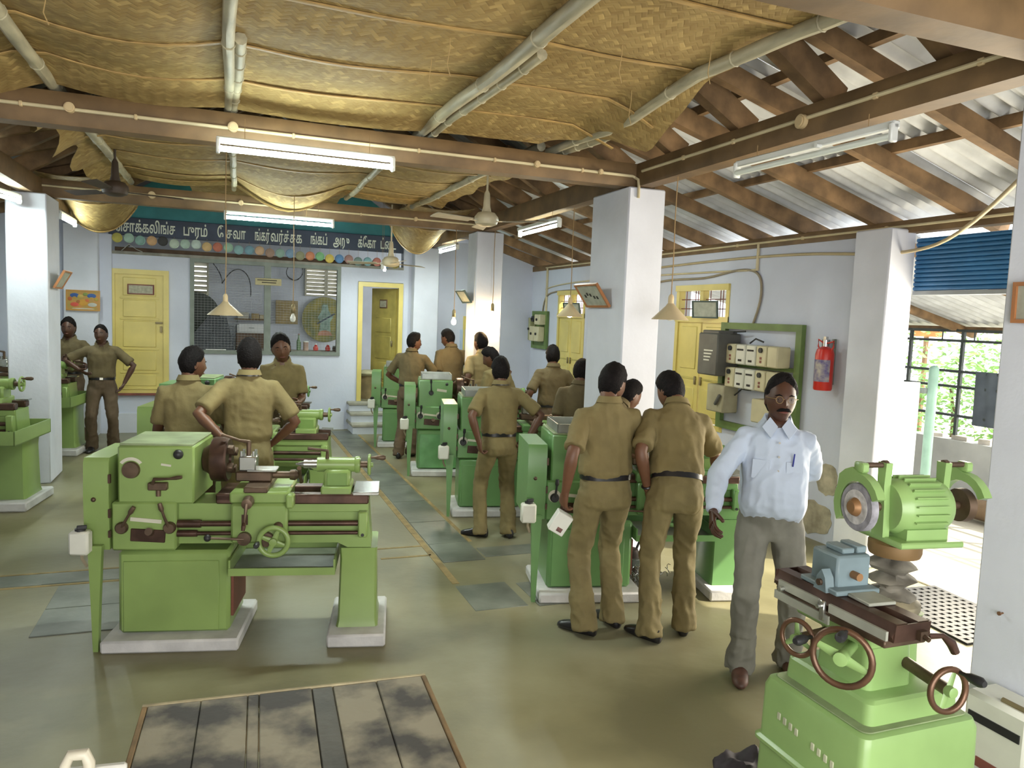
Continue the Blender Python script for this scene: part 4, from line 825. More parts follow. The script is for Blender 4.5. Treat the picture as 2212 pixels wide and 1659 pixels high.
# ================================================================= PENDANT LAMPS
shade_m = mat('enamel_shade', (.52, .42, .26), .35, var=.1); shade_in = white_e
bulb_on = mat('lit_bulb', (1, .9, .7), .3, var=0, emit=(1.0, .72, .36), estr=60.)
bulb_off = mat('bulb_glass', (.75, .75, .72), .1, var=0)
def pendant(label, c, top, lit=False, shade=True, r=.155, pw=8., group='pendant lamps'):
    t = thing('pendant_lamp', label, 'lamp', c, group=group)
    obj('cord', MB().tube([(0, 0, .16), (.004, .002, (top-c[2])*.4), (-.003, 0, (top-c[2])*.7), (0, 0, top-c[2])], .0045, 6), wirem, t)
    obj('holder', MB().spin([(.012, .19), (.022, .17), (.024, .09), (.02, .085)], n=12), pvcj if shade else brassy, t)
    if shade: obj('shade', MB().spin([(.026, .12), (.04, .10), (r, .0), (r+.003, -.006), (r-.004, -.004), (.036, .092), (.024, .110)], n=28, cap=False), shade_m, t)
    z0 = -.0 if shade else .0
    obj('bulb', MB().spin([(.012, .09+z0), (.016, .07+z0), (.03, .04+z0), (.032, .018+z0), (.024, -.006+z0), (.006, -.014+z0)], n=14), bulb_on if lit else bulb_off, t)
    if lit: l = lamp('bulb_lamp', 'POINT', (0, 0, -.05), pw, (1.0, .70, .36), shadow_soft_size=.03); l.parent = t
    return t
pendant('cream conical pendant lamp over the middle left lathe', (.01, 7.5, 1.92), 3.45)
pendant('conical pendant lamp hanging before the window right of the central pillar', (3.235, 5.12, 2.03), 3.115, r=.14)
pendant('lit conical pendant lamp before the farther window', (3.275, 7.05, 2.03), 3.115, lit=True, r=.13, pw=5)
pendant('bare bulb hanging before the store window', (.73, 9.0, 1.86), 3.40, shade=False)
pendant('glowing bare bulb with a brass holder near the far wall', (2.86, 9.80, 1.88), 3.115, lit=True, shade=False, pw=14)
pendant('glowing bare bulb close against the far pillar', (3.33, 9.60, 1.98), 3.115, lit=True, shade=False, pw=16)
pendant('pendant lamp with cream shade at the left frame edge', (-2.0, 7.7, 1.95), 3.115)
# bottom foreground bits
# ================================================================= LATHES
G1 = mat('lathe_green', (.25, .36, .11), .32, var=.16, scale=2.2, bump=.05, bscale=12)
G2 = mat('lathe_green_cool', (.145, .30, .105), .32, var=.16, scale=2.2, bump=.05, bscale=12)
steel = mat('oily_steel', (.10, .055, .04), .38, metal=.55, var=.4, scale=9)
bright = mat('bright_steel', (.55, .56, .54), .25, metal=.9, var=.15, scale=12)
brown_iron = mat('worn_iron', (.13, .085, .055), .45, metal=.5, var=.4, scale=10)
plinth_m = mat('whitewashed_block', (.60, .59, .58), .85, var=.2, scale=6, bump=.2)
tray_m = mat('oily_tray', (.16, .18, .13), .4, var=.35, scale=6)
galv = mat('galvanised_sheet', (.42, .45, .42), .35, metal=.6, var=.3, scale=5)
pale = mat('pale_plate', (.62, .60, .48), .5, var=.15)
def lever(t, c, d, L, r=.035, depth=.03, m=None, knob=True):
    "hub on a front face at c, arm along d in the face plane"
    m = m or brown_iron; c = Vector(c); d = Vector(d).normalized()
    o = obj('lever', MB().spin([(.01, depth), (r*.8, depth), (r, depth*.6), (r, 0)], c, (0, -1, 0), 16).tube([c+Vector((0, -depth*.6, 0)), c+Vector((0, -depth-.012, 0))+d*L*.5, c+Vector((0, -depth-.02, 0))+d*L], [.010, .008, .007], 7), m, t)
    if knob: obj('knob', MB().tube([c+Vector((0, -depth-.018, 0))+d*L*.78, c+Vector((0, -depth-.02, 0))+d*L*.9, c+Vector((0, -depth-.02, 0))+d*(L+.02)], [.009, .015, .012], 9), m if m is not blk else blk, o)
    return o
def handwheel(t, c, ax, R, m, rim_m=None, r=.012, spokes=4, handle=None, hm=None, web=True, name='handwheel'):
    c = Vector(c); ax = Vector(ax).normalized(); u = ax.orthogonal().normalized(); w = ax.cross(u)
    o = obj(name, MB().torus(c, ax, R-r, r, 30, 8), rim_m or m, t, smooth=60)
    mb = MB().spin([(.01, -.022), (R*.22, -.02), (R*.24, .0), (R*.22, .022), (.01, .024)], c, ax, 16)
    for k in range(spokes):
        a = 2*PI*k/spokes+.4; d = u*math.cos(a)+w*math.sin(a)
        mb.tube([c+d*R*.15, c+d*(R-r)], [R*.17 if web else .012, R*.10 if web else .010], 8, flat=.35, up=ax)
    obj('web', mb, m, o)
    if handle is not None:
        d = u*math.cos(handle)+w*math.sin(handle); p = c+d*(R-r)
        obj('crank_handle', MB().tube([p, p+ax*.03, p+ax*.05, p+ax*.085, p+ax*.10], [.006, .007, .015, .017, .010], 10), hm or blk, o)
    return o
def lathe(label, loc, rotz=math.radians(-12), g=G1, sc=1., kind=0, post=True, group='green lathes'):
    t = thing('lathe', label, 'lathe', loc, rotz, group); t.scale = (sc, sc, sc)
    # plinths
    mb = MB().b2((0, -.02, 0), (.755, .62, .075), bev=.012); obj('plinth', mb, plinth_m, t)
    obj('plinth', MB().b2((1.255, -.02, 0), (1.60, .62, .08), bev=.012), plinth_m, t)
    # cabinet and leg
    cb = obj('cabinet', MB().b2((.065, .09, .075), (.685, .52, .568), bev=.02), g, t)
    obj('door_panel', MB().box((.36, .088, .30), (.53, .012, .42), bev=.004), (mat('glossy_green', (.14, .36, .13), .12, var=.25, scale=4, bump=.25, bscale=9) if kind == 3 else g), cb)
    if kind == 3: obj('latch', MB().box((.52, .078, .30), (.05, .012, .03), bev=.004), bright, cb)
    obj('splash_plate', MB().b2((.686, .12, .16), (.70, .50, .42)), mat('red_oxide', (.16, .05, .03), .6), cb)
    lg = obj('pedestal', MB().rings([[(1.425+sx*.125*k, .30+sy*.20*k, z) for sx, sy in ((-1, -.9), (-.9, -1), (.9, -1), (1, -.9), (1, .9), (.9, 1), (-.9, 1), (-1, .9))] for z, k in ((.08, 1.0), (.12, .93), (.5, .86), (.568, .9))]), g, t)
    # chip tray
    obj('chip_tray', MB().b2((.69, .02, .438), (1.295, .52, .446)).b2((.69, .015, .438), (1.295, .025, .482)).b2((.69, .51, .438), (1.295, .52, .55)).b2((.69, .02, .438), (.70, .52, .53)).b2((1.285, .02, .438), (1.295, .52, .53)), g, t)
    obj('tray_liner', MB().box((.992, .27, .450), (.585, .47, .006)), tray_m, bpy.data.objects.new('x', None) if False else t)
    # bed
    bed = obj('bed', MB().prism([(.30, .60), (1.30, .60), (1.36, .57), (1.50, .57), (1.48, .80), (1.48, .84), (.30, .84)], .13, .40), g, t)
    obj('bed_rib', MB().b2((.70, .118, .79), (1.475, .13, .842), bev=.004), g, bed)
    obj('front_way', MB().b2((.60, .10, .842), (1.48, .18, .90), bev=.008), steel, bed); obj('rear_way', MB().b2((.60, .33, .842), (1.48, .42, .90), bev=.008), steel, bed)
    obj('way_cover', MB().b2((1.385, .10, .895), (1.54, .42, .915), bev=.004) if kind != 2 else MB().b2((1.40, .34, .90), (1.50, .42, .912)), bright, bed)
    # gearbox + headstock + end cover
    gb_ = obj('gearbox', MB().b2((.035, .075, .575), (.39, .50, .86), bev=.012), g, t)
    obj('nameplate', MB().box((.225, .072, .755), (.17, .006, .022), rot=RY(.10)), pale, gb_)
    obj('selector_slot', MB().box((.235, .074, .665), (.19, .012, .075), rot=RY(.06), bev=.004), steel, gb_)
    obj('selector_knob', MB().cyl((.25, .07, .685), (.25, .03, .70), .022, n=12), brown_iron, gb_)
    hs = obj('headstock', MB().b2((.065, .09, .845), (.483, .56, 1.185), bev=.012), g, t)
    obj('top_cover', MB().box((.274, .325, 1.19), (.40, .45, .014), bev=.004), mat('dusty_green', (.28, .34, .18), .6, var=.3, scale=6), hs)
    if kind in (0, 2):
        obj('dial', MB().spin([(.008, .022), (.045, .02), (.05, .0)], (.14, .09, 1.045), (0, -1, 0), 22), brown_iron, hs)
        obj('dial_plate', MB().add([(.14+r_*math.cos(a), y_, 1.045+r_*math.sin(a)) for y_ in (.087, .0905) for r_ in (.056, .074) for a in [PI*.2+k*PI*.6/10 for k in range(11)]], [(k, k+1, 12+k, 11+k) for k in range(10)]+[(22+k, 33+k, 34+k, 23+k) for k in range(10)]+[(k, 22+k, 23+k, k+1) for k in range(10)]+[(11+k, 12+k, 34+k, 33+k) for k in range(10)]), pale, hs)
        o = obj('shift_box', MB().box((.29, .075, .955), (.105, .04, .045), bev=.005).cyl((.29, .08, .94), (.29, .08, .895), .014, n=10), brown_iron, hs)
        obj('lever', MB().tube([(.265, .06, .97), (.275, .05, 1.0), (.36, .04, 1.005), (.40, .035, 1.012), (.43, .03, 1.018)], [.012, .010, .007, .012, .010], 8), brown_iron, o)
        obj('oil_knob', MB().ball((.40, .075, 1.14), .028, 14, 8), blk, hs)
        obj('maker_badge', MB().box((.33, .088, 1.075), (.055, .004, .012), rot=RY(.15)), pale, hs)
        lever(t, (.095, .075, .713), (.45, 0, .75), .135); lever(t, (.355, .075, .713), (-.25, 0, .9), .14)
    else:
        lever(t, (.22, .09, 1.03), (-.05, 0, 1), .15, r=.03, m=blk); lever(t, (.095, .075, .74), (.05, 0, 1), .12, r=.032, m=blk)
        lever(t, (.33, .075, .74), (.02, 0, 1), .12, r=.032, m=blk)
        for x_ in (.095, .33): obj('lever_plate', MB().cyl((x_, .0755, .75), (x_, .071, .75), .045, n=18), pale, gb_)
        obj('maker_badge', MB().box((.35, .088, 1.06), (.12, .004, .03), rot=RY(.12)), mat('red_sticker', (.55, .12, .10), .5, var=.4, scale=40, col2=(.62, .5, .45)) if kind == 4 else pale, hs)
        obj('oil_knob', MB().ball((.41, .08, 1.14), .018, 12, 6), blk, hs)
        tr = obj('tool_tray', MB().b2((.10, .10, 1.197), (.47, .52, 1.203)).b2((.10, .10, 1.20), (.47, .108, 1.26)).b2((.10, .51, 1.20), (.47, .52, 1.26)).b2((.10, .1, 1.2), (.108, .52, 1.26)).b2((.462, .1, 1.2), (.47, .52, 1.26)), galv, hs)
    ec = obj('end_cover', MB().rings([[(x, y, z) for x, y in ((-.105, y0), (.030, y0), (.030, .56), (-.105, .56))] for z, y0 in ((.585, .07), (.90, .055), (1.09, .06), (1.118, .075))]), g, t, smooth=30)
    obj('hinge', MB().box((.034, .06, 1.0), (.012, .02, .05)).box((.034, .06, .80), (.012, .02, .05)).box((.034, .06, .68), (.012, .02, .04)), steel, ec)
    obj('cover_knob', MB().ball((-.05, .055, .88), .014, 10, 6), brown_iron, ec)
    # starter box on its post
    if post:
        pb = obj('switch_post', MB().rings([[(-.035+sx*w_, .04+sy*.018, z) for sx, sy in ((-1, -1), (1, -1), (1, 1), (-1, 1))] for z, w_ in ((.0, .014), (.3, .024), (.62, .038))]), g, t)
        q = obj('starter_box', MB().box((-.10, .0, .65), (.105, .075, .135), bev=.012), creamw, pb)
        obj('rotary_knob', MB().cyl((-.10, .0, .715), (-.10, .0, .73), .028, n=14).box((-.09, -.005, .738), (.05, .016, .022), rot=RZ(.4), bev=.003), blk, q)
        obj('lead', MB().tube([(-.10, .01, .585), (-.10, .02, .55), (-.08, .035, .5)], .009, 6), cabm, q)
    # spindle and chuck
    ck = obj('chuck', MB().spin([(.05, -.09), (.07, -.085), (.10, -.04), (.13, -.035), (.135, -.025), (.135, .05), (.125, .06), (.04, .062), (.03, .04)], (.575, .31, 1.07), (1, 0, 0), 30), steel, t)
    for k in range(4):
        a = k*PI/2+.5; d = Vector((0, math.cos(a), math.sin(a)))
        obj('jaw', MB().box(Vector((.65, .31, 1.07))+d*.075, (.04, .035, .05), rot=RX(a-PI/2), bev=.005), brown_iron, ck)
    # saddle, apron, slides
    sd = obj('saddle', MB().b2((.685, .055, .855), (1.02, .46, .925), bev=.012), g, t)
    obj('wing_plate', MB().b2((.60, .10, .86), (.69, .40, .905), bev=.008), steel, sd)
    obj('cross_slide', MB().b2((.765, .05, .92), (.90, .47, .955), bev=.006), brown_iron, sd)
    obj('cross_dial', MB().spin([(.012, .10), (.03, .095), (.034, .04), (.022, .0)], (.80, .055, .885), (0, -1, -.1), 16).tube([(.80, -.04, .88), (.795, -.055, .81), (.79, -.05, .77)], [.012, .008, .007], 7), brown_iron, sd)
    obj('cross_knob', MB().tube([(.79, -.045, .775), (.788, -.06, .755), (.785, -.062, .73)], [.009, .014, .011], 8), steel, sd)
    obj('chip_guard', MB().box((1.03, .06, .875), (.045, .09, .08), bev=.01), g, sd)
    cs = obj('compound_slide', MB().b2((.69, .20, .955), (.90, .33, 1.015), bev=.008), brown_iron, t)
    obj('slide_plate', MB().box((.84, .265, 1.02), (.17, .13, .012), bev=.003), bright, cs)
    obj('feed_screw', MB().cyl((.90, .265, .985), (1.02, .265, .985), .022, n=12).spin([(.03, 0), (.034, .03), (.02, .05)], (1.0, .265, .985), (1, 0, 0), 14), brown_iron, cs)
    obj('ball_crank', MB().tube([(1.055, .265, .985), (1.06, .23, 1.02), (1.06, .20, 1.04)], [.014, .010, .014], 8).tube([(1.055, .265, .985), (1.06, .30, .95), (1.06, .32, .93)], [.014, .010, .014], 8), brown_iron, cs)
    tp = obj('tool_post', MB().box((.755, .265, 1.06), (.10, .10, .09), bev=.008), bright, t)
    for sx, sy in ((-.035, -.035), (.035, -.035), (-.035, .035), (.035, .035)): obj('clamp_screw', MB().cyl((.755+sx, .265+sy, 1.10), (.755+sx, .265+sy, 1.135), .010, n=6), bright, tp)
    obj('clamp_lever', MB().cyl((.755, .265, 1.10), (.755, .265, 1.19), .014, n=10).tube([(.76, .265, 1.185), (.70, .26, 1.195), (.62, .25, 1.225), (.60, .25, 1.23)], [.012, .009, .008, .012], 8), brown_iron, tp)
    ap = obj('apron', MB().b2((.695, .045, .62), (1.015, .15, .858), bev=.014), g, t)
    obj('half_nut_lever', MB().spin([(.01, .03), (.042, .028), (.044, 0)], (.90, .045, .65), (0, -1, 0), 18), brown_iron, ap); obj('apron_boss', MB().spin([(.01, .03), (.038, .028), (.04, 0)], (.775, .045, .655), (0, -1, 0), 18).tube([(.775, .02, .655), (.64, .015, .662), (.58, .015, .665)], [.008, .007, .007], 7), brown_iron, ap)
    obj('lever_ball', MB().ball((.575, .015, .665), .021, 12, 8), blk, ap); obj('slot_plate', MB().box((.775, .044, .765), (.035, .006, .06)), steel, ap)
    obj('feed_knob', MB().ball((.965, .04, .725), .028, 10, 6), brown_iron, ap)
    handwheel(t, (.945, -.005, .648), (0, -1, 0), .098, g, r=.016, spokes=4, handle=-.8)
    # screws
    obj('lead_screw', MB().cyl((.39, .10, .727), (1.42, .10, .727), .017, n=10).cyl((.39, .10, .727), (.52, .10, .727), .024, n=10), steel, t)
    obj('feed_rod', MB().cyl((.39, .095, .67), (1.42, .095, .67), .012, n=10).cyl((.39, .095, .67), (.50, .095, .67), .02, n=10), steel, t)
    obj('bracket', MB().box((1.45, .095, .725), (.055, .07, .155), bev=.008), g, t); obj('bracket_boss', MB().cyl((1.45, .06, .665), (1.45, .055, .665), .010, n=8), blk, t)
    # tailstock
    ts = obj('tailstock', MB().b2((1.195, .12, .842), (1.375, .40, .94), bev=.01).b2((1.205, .18, .92), (1.365, .36, 1.03), bev=.015).cyl((1.16, .275, 1.05), (1.42, .275, 1.05), .045, n=18).spin([(.045, 0), (.052, .01), (.052, .03), (.04, .035)], (1.385, .275, 1.05), (1, 0, 0), 18), g, t)
    obj('quill', MB().cyl((1.08, .275, 1.05), (1.17, .275, 1.05), .026, n=14).cyl((1.03, .275, 1.05), (1.08, .275, 1.05), .004, .02, n=12), bright, ts)
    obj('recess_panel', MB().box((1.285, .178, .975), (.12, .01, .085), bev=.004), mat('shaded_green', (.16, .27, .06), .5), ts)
    obj('quill_lock', MB().tube([(1.22, .26, 1.09), (1.22, .25, 1.14), (1.18, .22, 1.15), (1.11, .20, 1.16)], [.012, .010, .008, .011], 7), brown_iron, ts)
    obj('screw_neck', MB().cyl((1.41, .275, 1.05), (1.475, .275, 1.05), .022, n=12), brown_iron, ts)
    handwheel(ts, (1.475, .275, 1.05), (1, 0, 0), .068, g, r=.010, spokes=3, handle=1.3, hm=brown_iron)
    return t
lathe('bright green lathe in the left foreground, whole machine in full view', (-.65, 4.72, 0), g=G1)
lathe('green lathe behind the foreground lathe where the two boys in khaki work', (-.60, 7.05, 0), g=G1, kind=2, post=False)
lathe('green lathe third back on the left, half hidden behind the boys', (-.58, 9.1, 0), g=G2, kind=2, post=False)
lathe('green lathe nearest on the right, behind the two foreground students', (2.08, 4.78, 0), rotz=math.radians(-13), g=G2, kind=1)
lathe('green lathe second from the front on the right, beside the student with hands on hips', (2.12, 7.12, 0), g=G2, kind=1)
lathe('green lathe with a shiny cabinet door, third on the right', (2.16, 9.05, 0), g=G2, kind=3)
lathe('green lathe with a red sticker on its headstock by the far right doorway', (2.13, 11.12, 0), g=G2, kind=4)
def tray_lathe(label, loc, rotz, sc):
    t = lathe(label, loc, rotz, G1, sc, 2, False)
    obj('chip_tray', MB().b2((.30, -.28, .60), (1.62, -.27, .72)).b2((.30, -.28, .60), (1.62, .5, .61)).b2((1.61, -.28, .60), (1.62, .5, .72)).b2((.30, .49, .60), (1.62, .5, .72)), G1, t)
    obj('tray_liner', MB().box((.96, .11, .615), (1.30, .74, .006)), tray_m, t)
    return t
tray_lathe('lathe with a wide chip tray cut off at the left frame edge', (-3.50, 8.42, 0), math.radians(-8), 1.12)
tray_lathe('lathe with a wide chip tray half hidden behind the left pillar', (-3.50, 11.25, 0), math.radians(-8), 1.10)
o = obj('plinth', MB().b2((-3.2, 6.6, 0), (-1.76, 7.2, .08), bev=.012), plinth_m, None); tag(o, 'whitewashed floor block at the left frame edge', 'plinth')
# ================================================================= TOOL AND CUTTER GRINDER
GG = mat('grinder_green', (.27, .42, .15), .3, var=.14, scale=3, bump=.05, bscale=12)
GD = mat('grinder_green_dusty', (.27, .34, .17), .6, var=.3, scale=7)
gt = thing('tool_grinder', 'green tool and cutter grinder in the right foreground', 'grinder', (2.14, 1.97, 0))
rr = lambda hx, hy, z, cx=0, cy=0, r=.03: [(cx+sx*(hx-r)+r*math.cos(a), cy+sy*(hy-r)+r*math.sin(a), z) for sx, sy, a0 in ((1, 1, 0), (-1, 1, PI/2), (-1, -1, PI), (1, -1, 3*PI/2)) for a in [a0+k*PI/8 for k in range(5)]]
obj('base', MB().rings([rr(.29, .28, 0), rr(.29, .28, .03), rr(.265, .255, .05), rr(.255, .245, .68), rr(.245, .235, .71), rr(.225, .215, .718)]), GG, gt)
obj('base_ridge', MB().rings([rr(.262, .252, .46), rr(.272, .262, .47), rr(.272, .262, .482), rr(.262, .252, .492)]), GG, gt)
obj('step', MB().rings([rr(.205, .20, .715, .015, .01), rr(.20, .195, .79, .015, .01), rr(.19, .185, .80, .015, .01)]), GG, gt)
obj('dusty_ledge', MB().rings([rr(.228, .218, .719), rr(.226, .216, .7215)]), GD, gt)
# lettering cast on the front-left face (worn)
for k in range(9):
    if k in (4,): continue
    obj('cast_letter', MB().box((-.256, .14-.03*k-(.02 if k > 4 else 0), .60-.004*k), (.008, .016, .026), bev=.002), mat('worn_lettering', (.50, .52, .36), .6, var=.3), gt)
obj('knee', MB().rings([rr(.105, .12, .79, -.03, 0), rr(.10, .115, .93, -.03, 0), rr(.075, .15, .99, -.06, -.0)]), GG, gt)
obj('column_housing', MB().rings([rr(.075, .085, .79, .13, .05), rr(.07, .08, .98, .13, .05), rr(.085, .09, 1.0, .13, .05)]), GG, gt)
obj('column_flange', MB().spin([(.095, 0), (.10, .01), (.10, .03), (.07, .05)], (.13, .05, 1.0), (0, 0, 1), 24), mat('dusty_iron', (.30, .26, .17), .6, var=.4, scale=12), gt)
# torn rubber bellows
bel = mat('bellows_rubber', (.22, .20, .16), .8, var=.5, scale=10)
mb = MB(); R = []
for i in range(25):
    z = 1.04+.165*i/24; rr_ = .062+.024*math.sin(i*2*PI/8)
    R.append([(.13+(rr_+.016*noise.noise(Vector((math.cos(a)*2, math.sin(a)*2, z*22))))*math.cos(a), .05+(rr_+.016*noise.noise(Vector((math.cos(a)*2, math.sin(a)*2, z*22+5))))*math.sin(a), z+.014*noise.noise(Vector((math.cos(a)*1.5, math.sin(a)*1.5, i*.3)))) for a in [2*PI*k/20 for k in range(20)]])
obj('bellows', mb.rings(R), bel, gt, smooth=35)
obj('swivel_base', MB().spin([(.05, 1.195), (.085, 1.20), (.09, 1.215), (.09, 1.245), (.08, 1.25), (.04, 1.255)], (.13, .05, 0), (0, 0, 1), 26), mat('brassy_iron', (.28, .17, .07), .5, metal=.3, var=.3), gt)
# wheel head: axis runs along local hx
ha = math.radians(8); H = Matrix.Translation((.19, .045, 1.25)) @ Matrix.Rotation(-ha, 4, 'Z') @ Matrix.Diagonal((.76, 1, 1, 1))
def hobj(name, mb, m, parent=gt, **k): return obj(name, mb.xf(H), m, parent, **k)
hobj('head_plate', MB().b2((-.17, -.115, .0), (.17, .115, .022), bev=.005), GG)
mot = hobj('motor', MB().spin([(.05, -.15), (.085, -.145), (.095, -.12), (.100, -.09), (.100, .09), (.095, .12), (.085, .145), (.05, .15)], (0, 0, .125), (1, 0, 0), 28).b2((-.11, -.085, .018), (.11, .085, .06)), GG)
for k in range(15):
    a = math.radians(-20+k*220/14); d = Vector((0, math.cos(a), math.sin(a)))
    hobj('cooling_fin', MB().box(Vector((0, 0, .125))+d*.104, (.17, .005, .016), rot=RX(a-PI/2)), GG, mot)
hobj('shaft', MB().cyl((-.31, 0, .125), (.31, 0, .125), .016, n=12), brown_iron, mot)
whl = hobj('grinding_wheel', MB().spin([(.02, -.022), (.045, -.022), (.05, -.018), (.083, -.018), (.086, -.012), (.086, .016), (.03, .018)], (-.285, 0, .125), (1, 0, 0), 34), mat('abrasive_grey', (.30, .29, .32), .9, var=.35, scale=30), gt)
hobj('wheel_face', MB().spin([(.03, -.0225), (.062, -.0225), (.062, -.021)], (-.285, 0, .125), (1, 0, 0), 30), mat('abrasive_pale', (.55, .53, .52), .9, var=.3, scale=40), whl)
hobj('flange_nut', MB().spin([(.006, -.05), (.022, -.048), (.03, -.035), (.034, -.0215)], (-.285, 0, .125), (1, 0, 0), 20), mat('copper_nut', (.30, .16, .07), .5, metal=.4, var=.3), whl)
hobj('far_wheel', MB().spin([(.02, -.02), (.06, -.02), (.062, .02), (.02, .022)], (.275, 0, .125), (1, 0, 0), 28), brown_iron, gt)
def guard(xc, s):
    P = []; 
    for k in range(13):
        a = math.radians(-35+k*190/12); P.append(((.092)*math.cos(a), .125+.092*math.sin(a)))
    Q = [((.122+(.02 if 4 < k < 8 else 0))*math.cos(math.radians(-35+k*190/12)), .125+(.122+(.02 if 4 < k < 8 else 0))*math.sin(math.radians(-35+k*190/12))) for k in range(12, -1, -1)]
    mb = MB(); poly = P+Q; n = 13
    v = [(xc+dx, y, z) for dx in (-.022, .022) for y, z in poly]; f = []
    for k in range(12):
        a, b, c_, d = k, k+1, 2*n-2-k, 2*n-1-k
        f += [(a, b, c_, d), (26+d, 26+c_, 26+b, 26+a), (a, 26+a, 26+b, b), (d, c_, 26+c_, 26+d)]
    f += [(0, 25, 51, 26), (12, 38, 39, 13)]
    g_ = hobj('wheel_guard', MB().add(v, f).b2((xc-.02, -.02, .25), (xc+.02, .03, .285), bev=.006), GG, gt, smooth=40)
    hobj('guard_post', MB().prism([(-.03, .02), (.03, .02), (.026, .13), (.018, .20), (.022, .285), (-.022, .285), (-.018, .20), (-.026, .13)], s*.145, s*.18, 'yz'), GG, g_)
    hobj('guard_arm', MB().cyl((xc, 0, .275), (s*.16, 0, .275), .010, n=10).cyl((s*.155, 0, .275), (s*.175, 0, .275), .018, n=10), brown_iron, g_)
guard(-.285, -1); guard(.285, 1)
# work table
obj('table_saddle', MB().b2((-.19, -.17, .97), (-.02, .17, 1.035), bev=.008), GG, gt)
tb = obj('table', MB().prism([(-.20, 1.04), (-.055, 1.04), (-.05, 1.06), (-.06, 1.075), (-.06, 1.10), (-.105, 1.10), (-.11, 1.085), (-.145, 1.085), (-.15, 1.10), (-.195, 1.10), (-.20, 1.075), (-.21, 1.06)], -.27, .27), steel, gt)
for y_ in (-.275, .27): obj('table_cap', MB().prism([(-.205, 1.045), (-.06, 1.045), (-.055, 1.098), (-.2, 1.098)], y_, y_+.005), steel, tb)
obj('table_slide', MB().b2((-.215, -.25, 1.015), (-.04, .25, 1.04), bev=.004), brown_iron, gt)
obj('scale_strip', MB().b2((-.224, -.26, 1.045), (-.214, -.02, 1.075)).b2((-.224, .03, 1.045), (-.214, .23, 1.075)).b2((-.222, -.02, 1.00), (-.214, .25, 1.03)), mat('dull_strip', (.44, .45, .38), .5, metal=.3, var=.25), gt)
obj('stop_pin', MB().cyl((-.225, .005, 1.06), (-.25, .005, 1.06), .008, n=8).b2((-.235, -.01, 1.01), (-.222, .012, 1.08), bev=.003), bright, gt)
obj('stop_pin', MB().cyl((-.225, .20, 1.05), (-.245, .20, 1.05), .009, n=8), bright, gt)
obj('clamp_screw', MB().box((-.10, -.282, 1.06), (.03, .02, .03)).cyl((-.10, -.285, 1.06), (-.10, -.31, 1.055), .008, n=8), brown_iron, gt)
# handwheels
handwheel(gt, (-.27, -.14, .945), (-.85, -.52, .05), .102, GG, steel and mat('worn_rim', (.16, .085, .05), .35, metal=.5, var=.3, scale=8), r=.011, spokes=2, handle=2.2, web=True)
obj('wheel_shaft', MB().cyl((-.275, -.143, .945), (-.10, -.03, .935), .018, n=12), GG, gt)
handwheel(gt, (-.31, .02, .95), (-1, -.28, .05), .068, GG, MATS['worn_rim'], r=.009, spokes=3, handle=1.2)
obj('wheel_shaft', MB().cyl((-.31, .02, .95), (-.10, .05, .95), .014, n=12), brown_iron, gt)
handwheel(gt, (.0, -.31, .88), (-.10, -1, .05), .078, GG, MATS['worn_rim'], r=.010, spokes=2, handle=3.4)
obj('wheel_shaft', MB().cyl((.0, -.31, .88), (.05, -.05, .88), .02, n=12), brown_iron, gt)
obj('side_crank', MB().tube([(-.02, -.24, 1.03), (.03, -.25, 1.03), (.06, -.26, 1.005), (.075, -.265, .975)], [.010, .009, .016, .014], 9), steel, gt)
# grey dividing head block on the table
wh = thing('grey_workhead', 'blue grey cast workhead block clamped on the grinder table', 'workhead', (2.035, 2.02, 1.101), math.radians(-4))
bg_ = mat('blue_grey_paint', (.17, .23, .25), .45, var=.2, scale=6)
obj('body', MB().b2((-.065, -.05, .0), (.075, .085, .125), bev=.008), bg_, wh); obj('foot', MB().b2((-.095, -.09, 0), (.085, .10, .018), bev=.004), bg_, wh)
obj('jaw', MB().b2((-.03, -.03, .125), (.02, .06, .145), bev=.004).b2((.03, -.03, .125), (.07, .06, .15), bev=.004), bg_, wh)
obj('lug', MB().prism([(-.015, 0), (.05, 0), (.04, .05), (.02, .075), (0, .05)], -.105, -.07, 'xz').xf(Matrix.Rotation(-PI/2, 4, 'Z')), bg_, wh); obj('bolt', MB().cyl((-.10, -.02, .03), (-.115, -.02, .03), .012, n=8), brown_iron, wh)
obj('side_screw', MB().cyl((.0, -.05, .06), (.0, -.085, .06), .014, n=10), MATS['copper_nut'], wh)
obj('strip_plate', MB().b2((-.05, -.19, .0), (.06, -.09, .012), bev=.003), MATS['dull_strip'], wh)
# ================================================================= WORK BENCH IN THE FOREGROUND
wbm = mat('stained_plank', (.31, .28, .20), .7, var=.5, scale=5, bump=.25, bscale=22, col2=(.055, .05, .045), detail=7, lo=.40, hi=.58)
wbd = mat('oily_plank', (.07, .062, .045), .6, var=.4, scale=6, bump=.2, detail=6)
wbe = mat('bench_edge', (.26, .16, .06), .7, var=.4, scale=8)
wb = thing('work_bench', 'stained plank work bench top at the bottom of the photo', 'bench', (.20, 1.99, 0), math.radians(-2.5))
x = -.44
for w_, m in ((.155, wbm), (.14, wbm), (.035, wbm), (.165, wbm), (.068, wbd), (.145, wbm), (.155, wbm)):
    o = obj('plank', MB().b2((x+.001, -.62, .715), (x+w_-.001, .50+rnd.uniform(-.004, .004), .75+rnd.uniform(-.002, .001)), bev=.003), m, wb); x += w_
xe = x
obj('edge_strip', MB().b2((xe, -.62, .70), (xe+.016, .50, .752), bev=.003), wbe, wb); obj('edge_strip', MB().b2((-.456, -.62, .70), (-.44, .50, .751), bev=.003), wbe, wb); obj('end_strip', MB().b2((-.456, .503, .70), (xe+.016, .515, .752), bev=.002), mat('raw_edge', (.42, .36, .22), .8, var=.3, scale=12), wb)
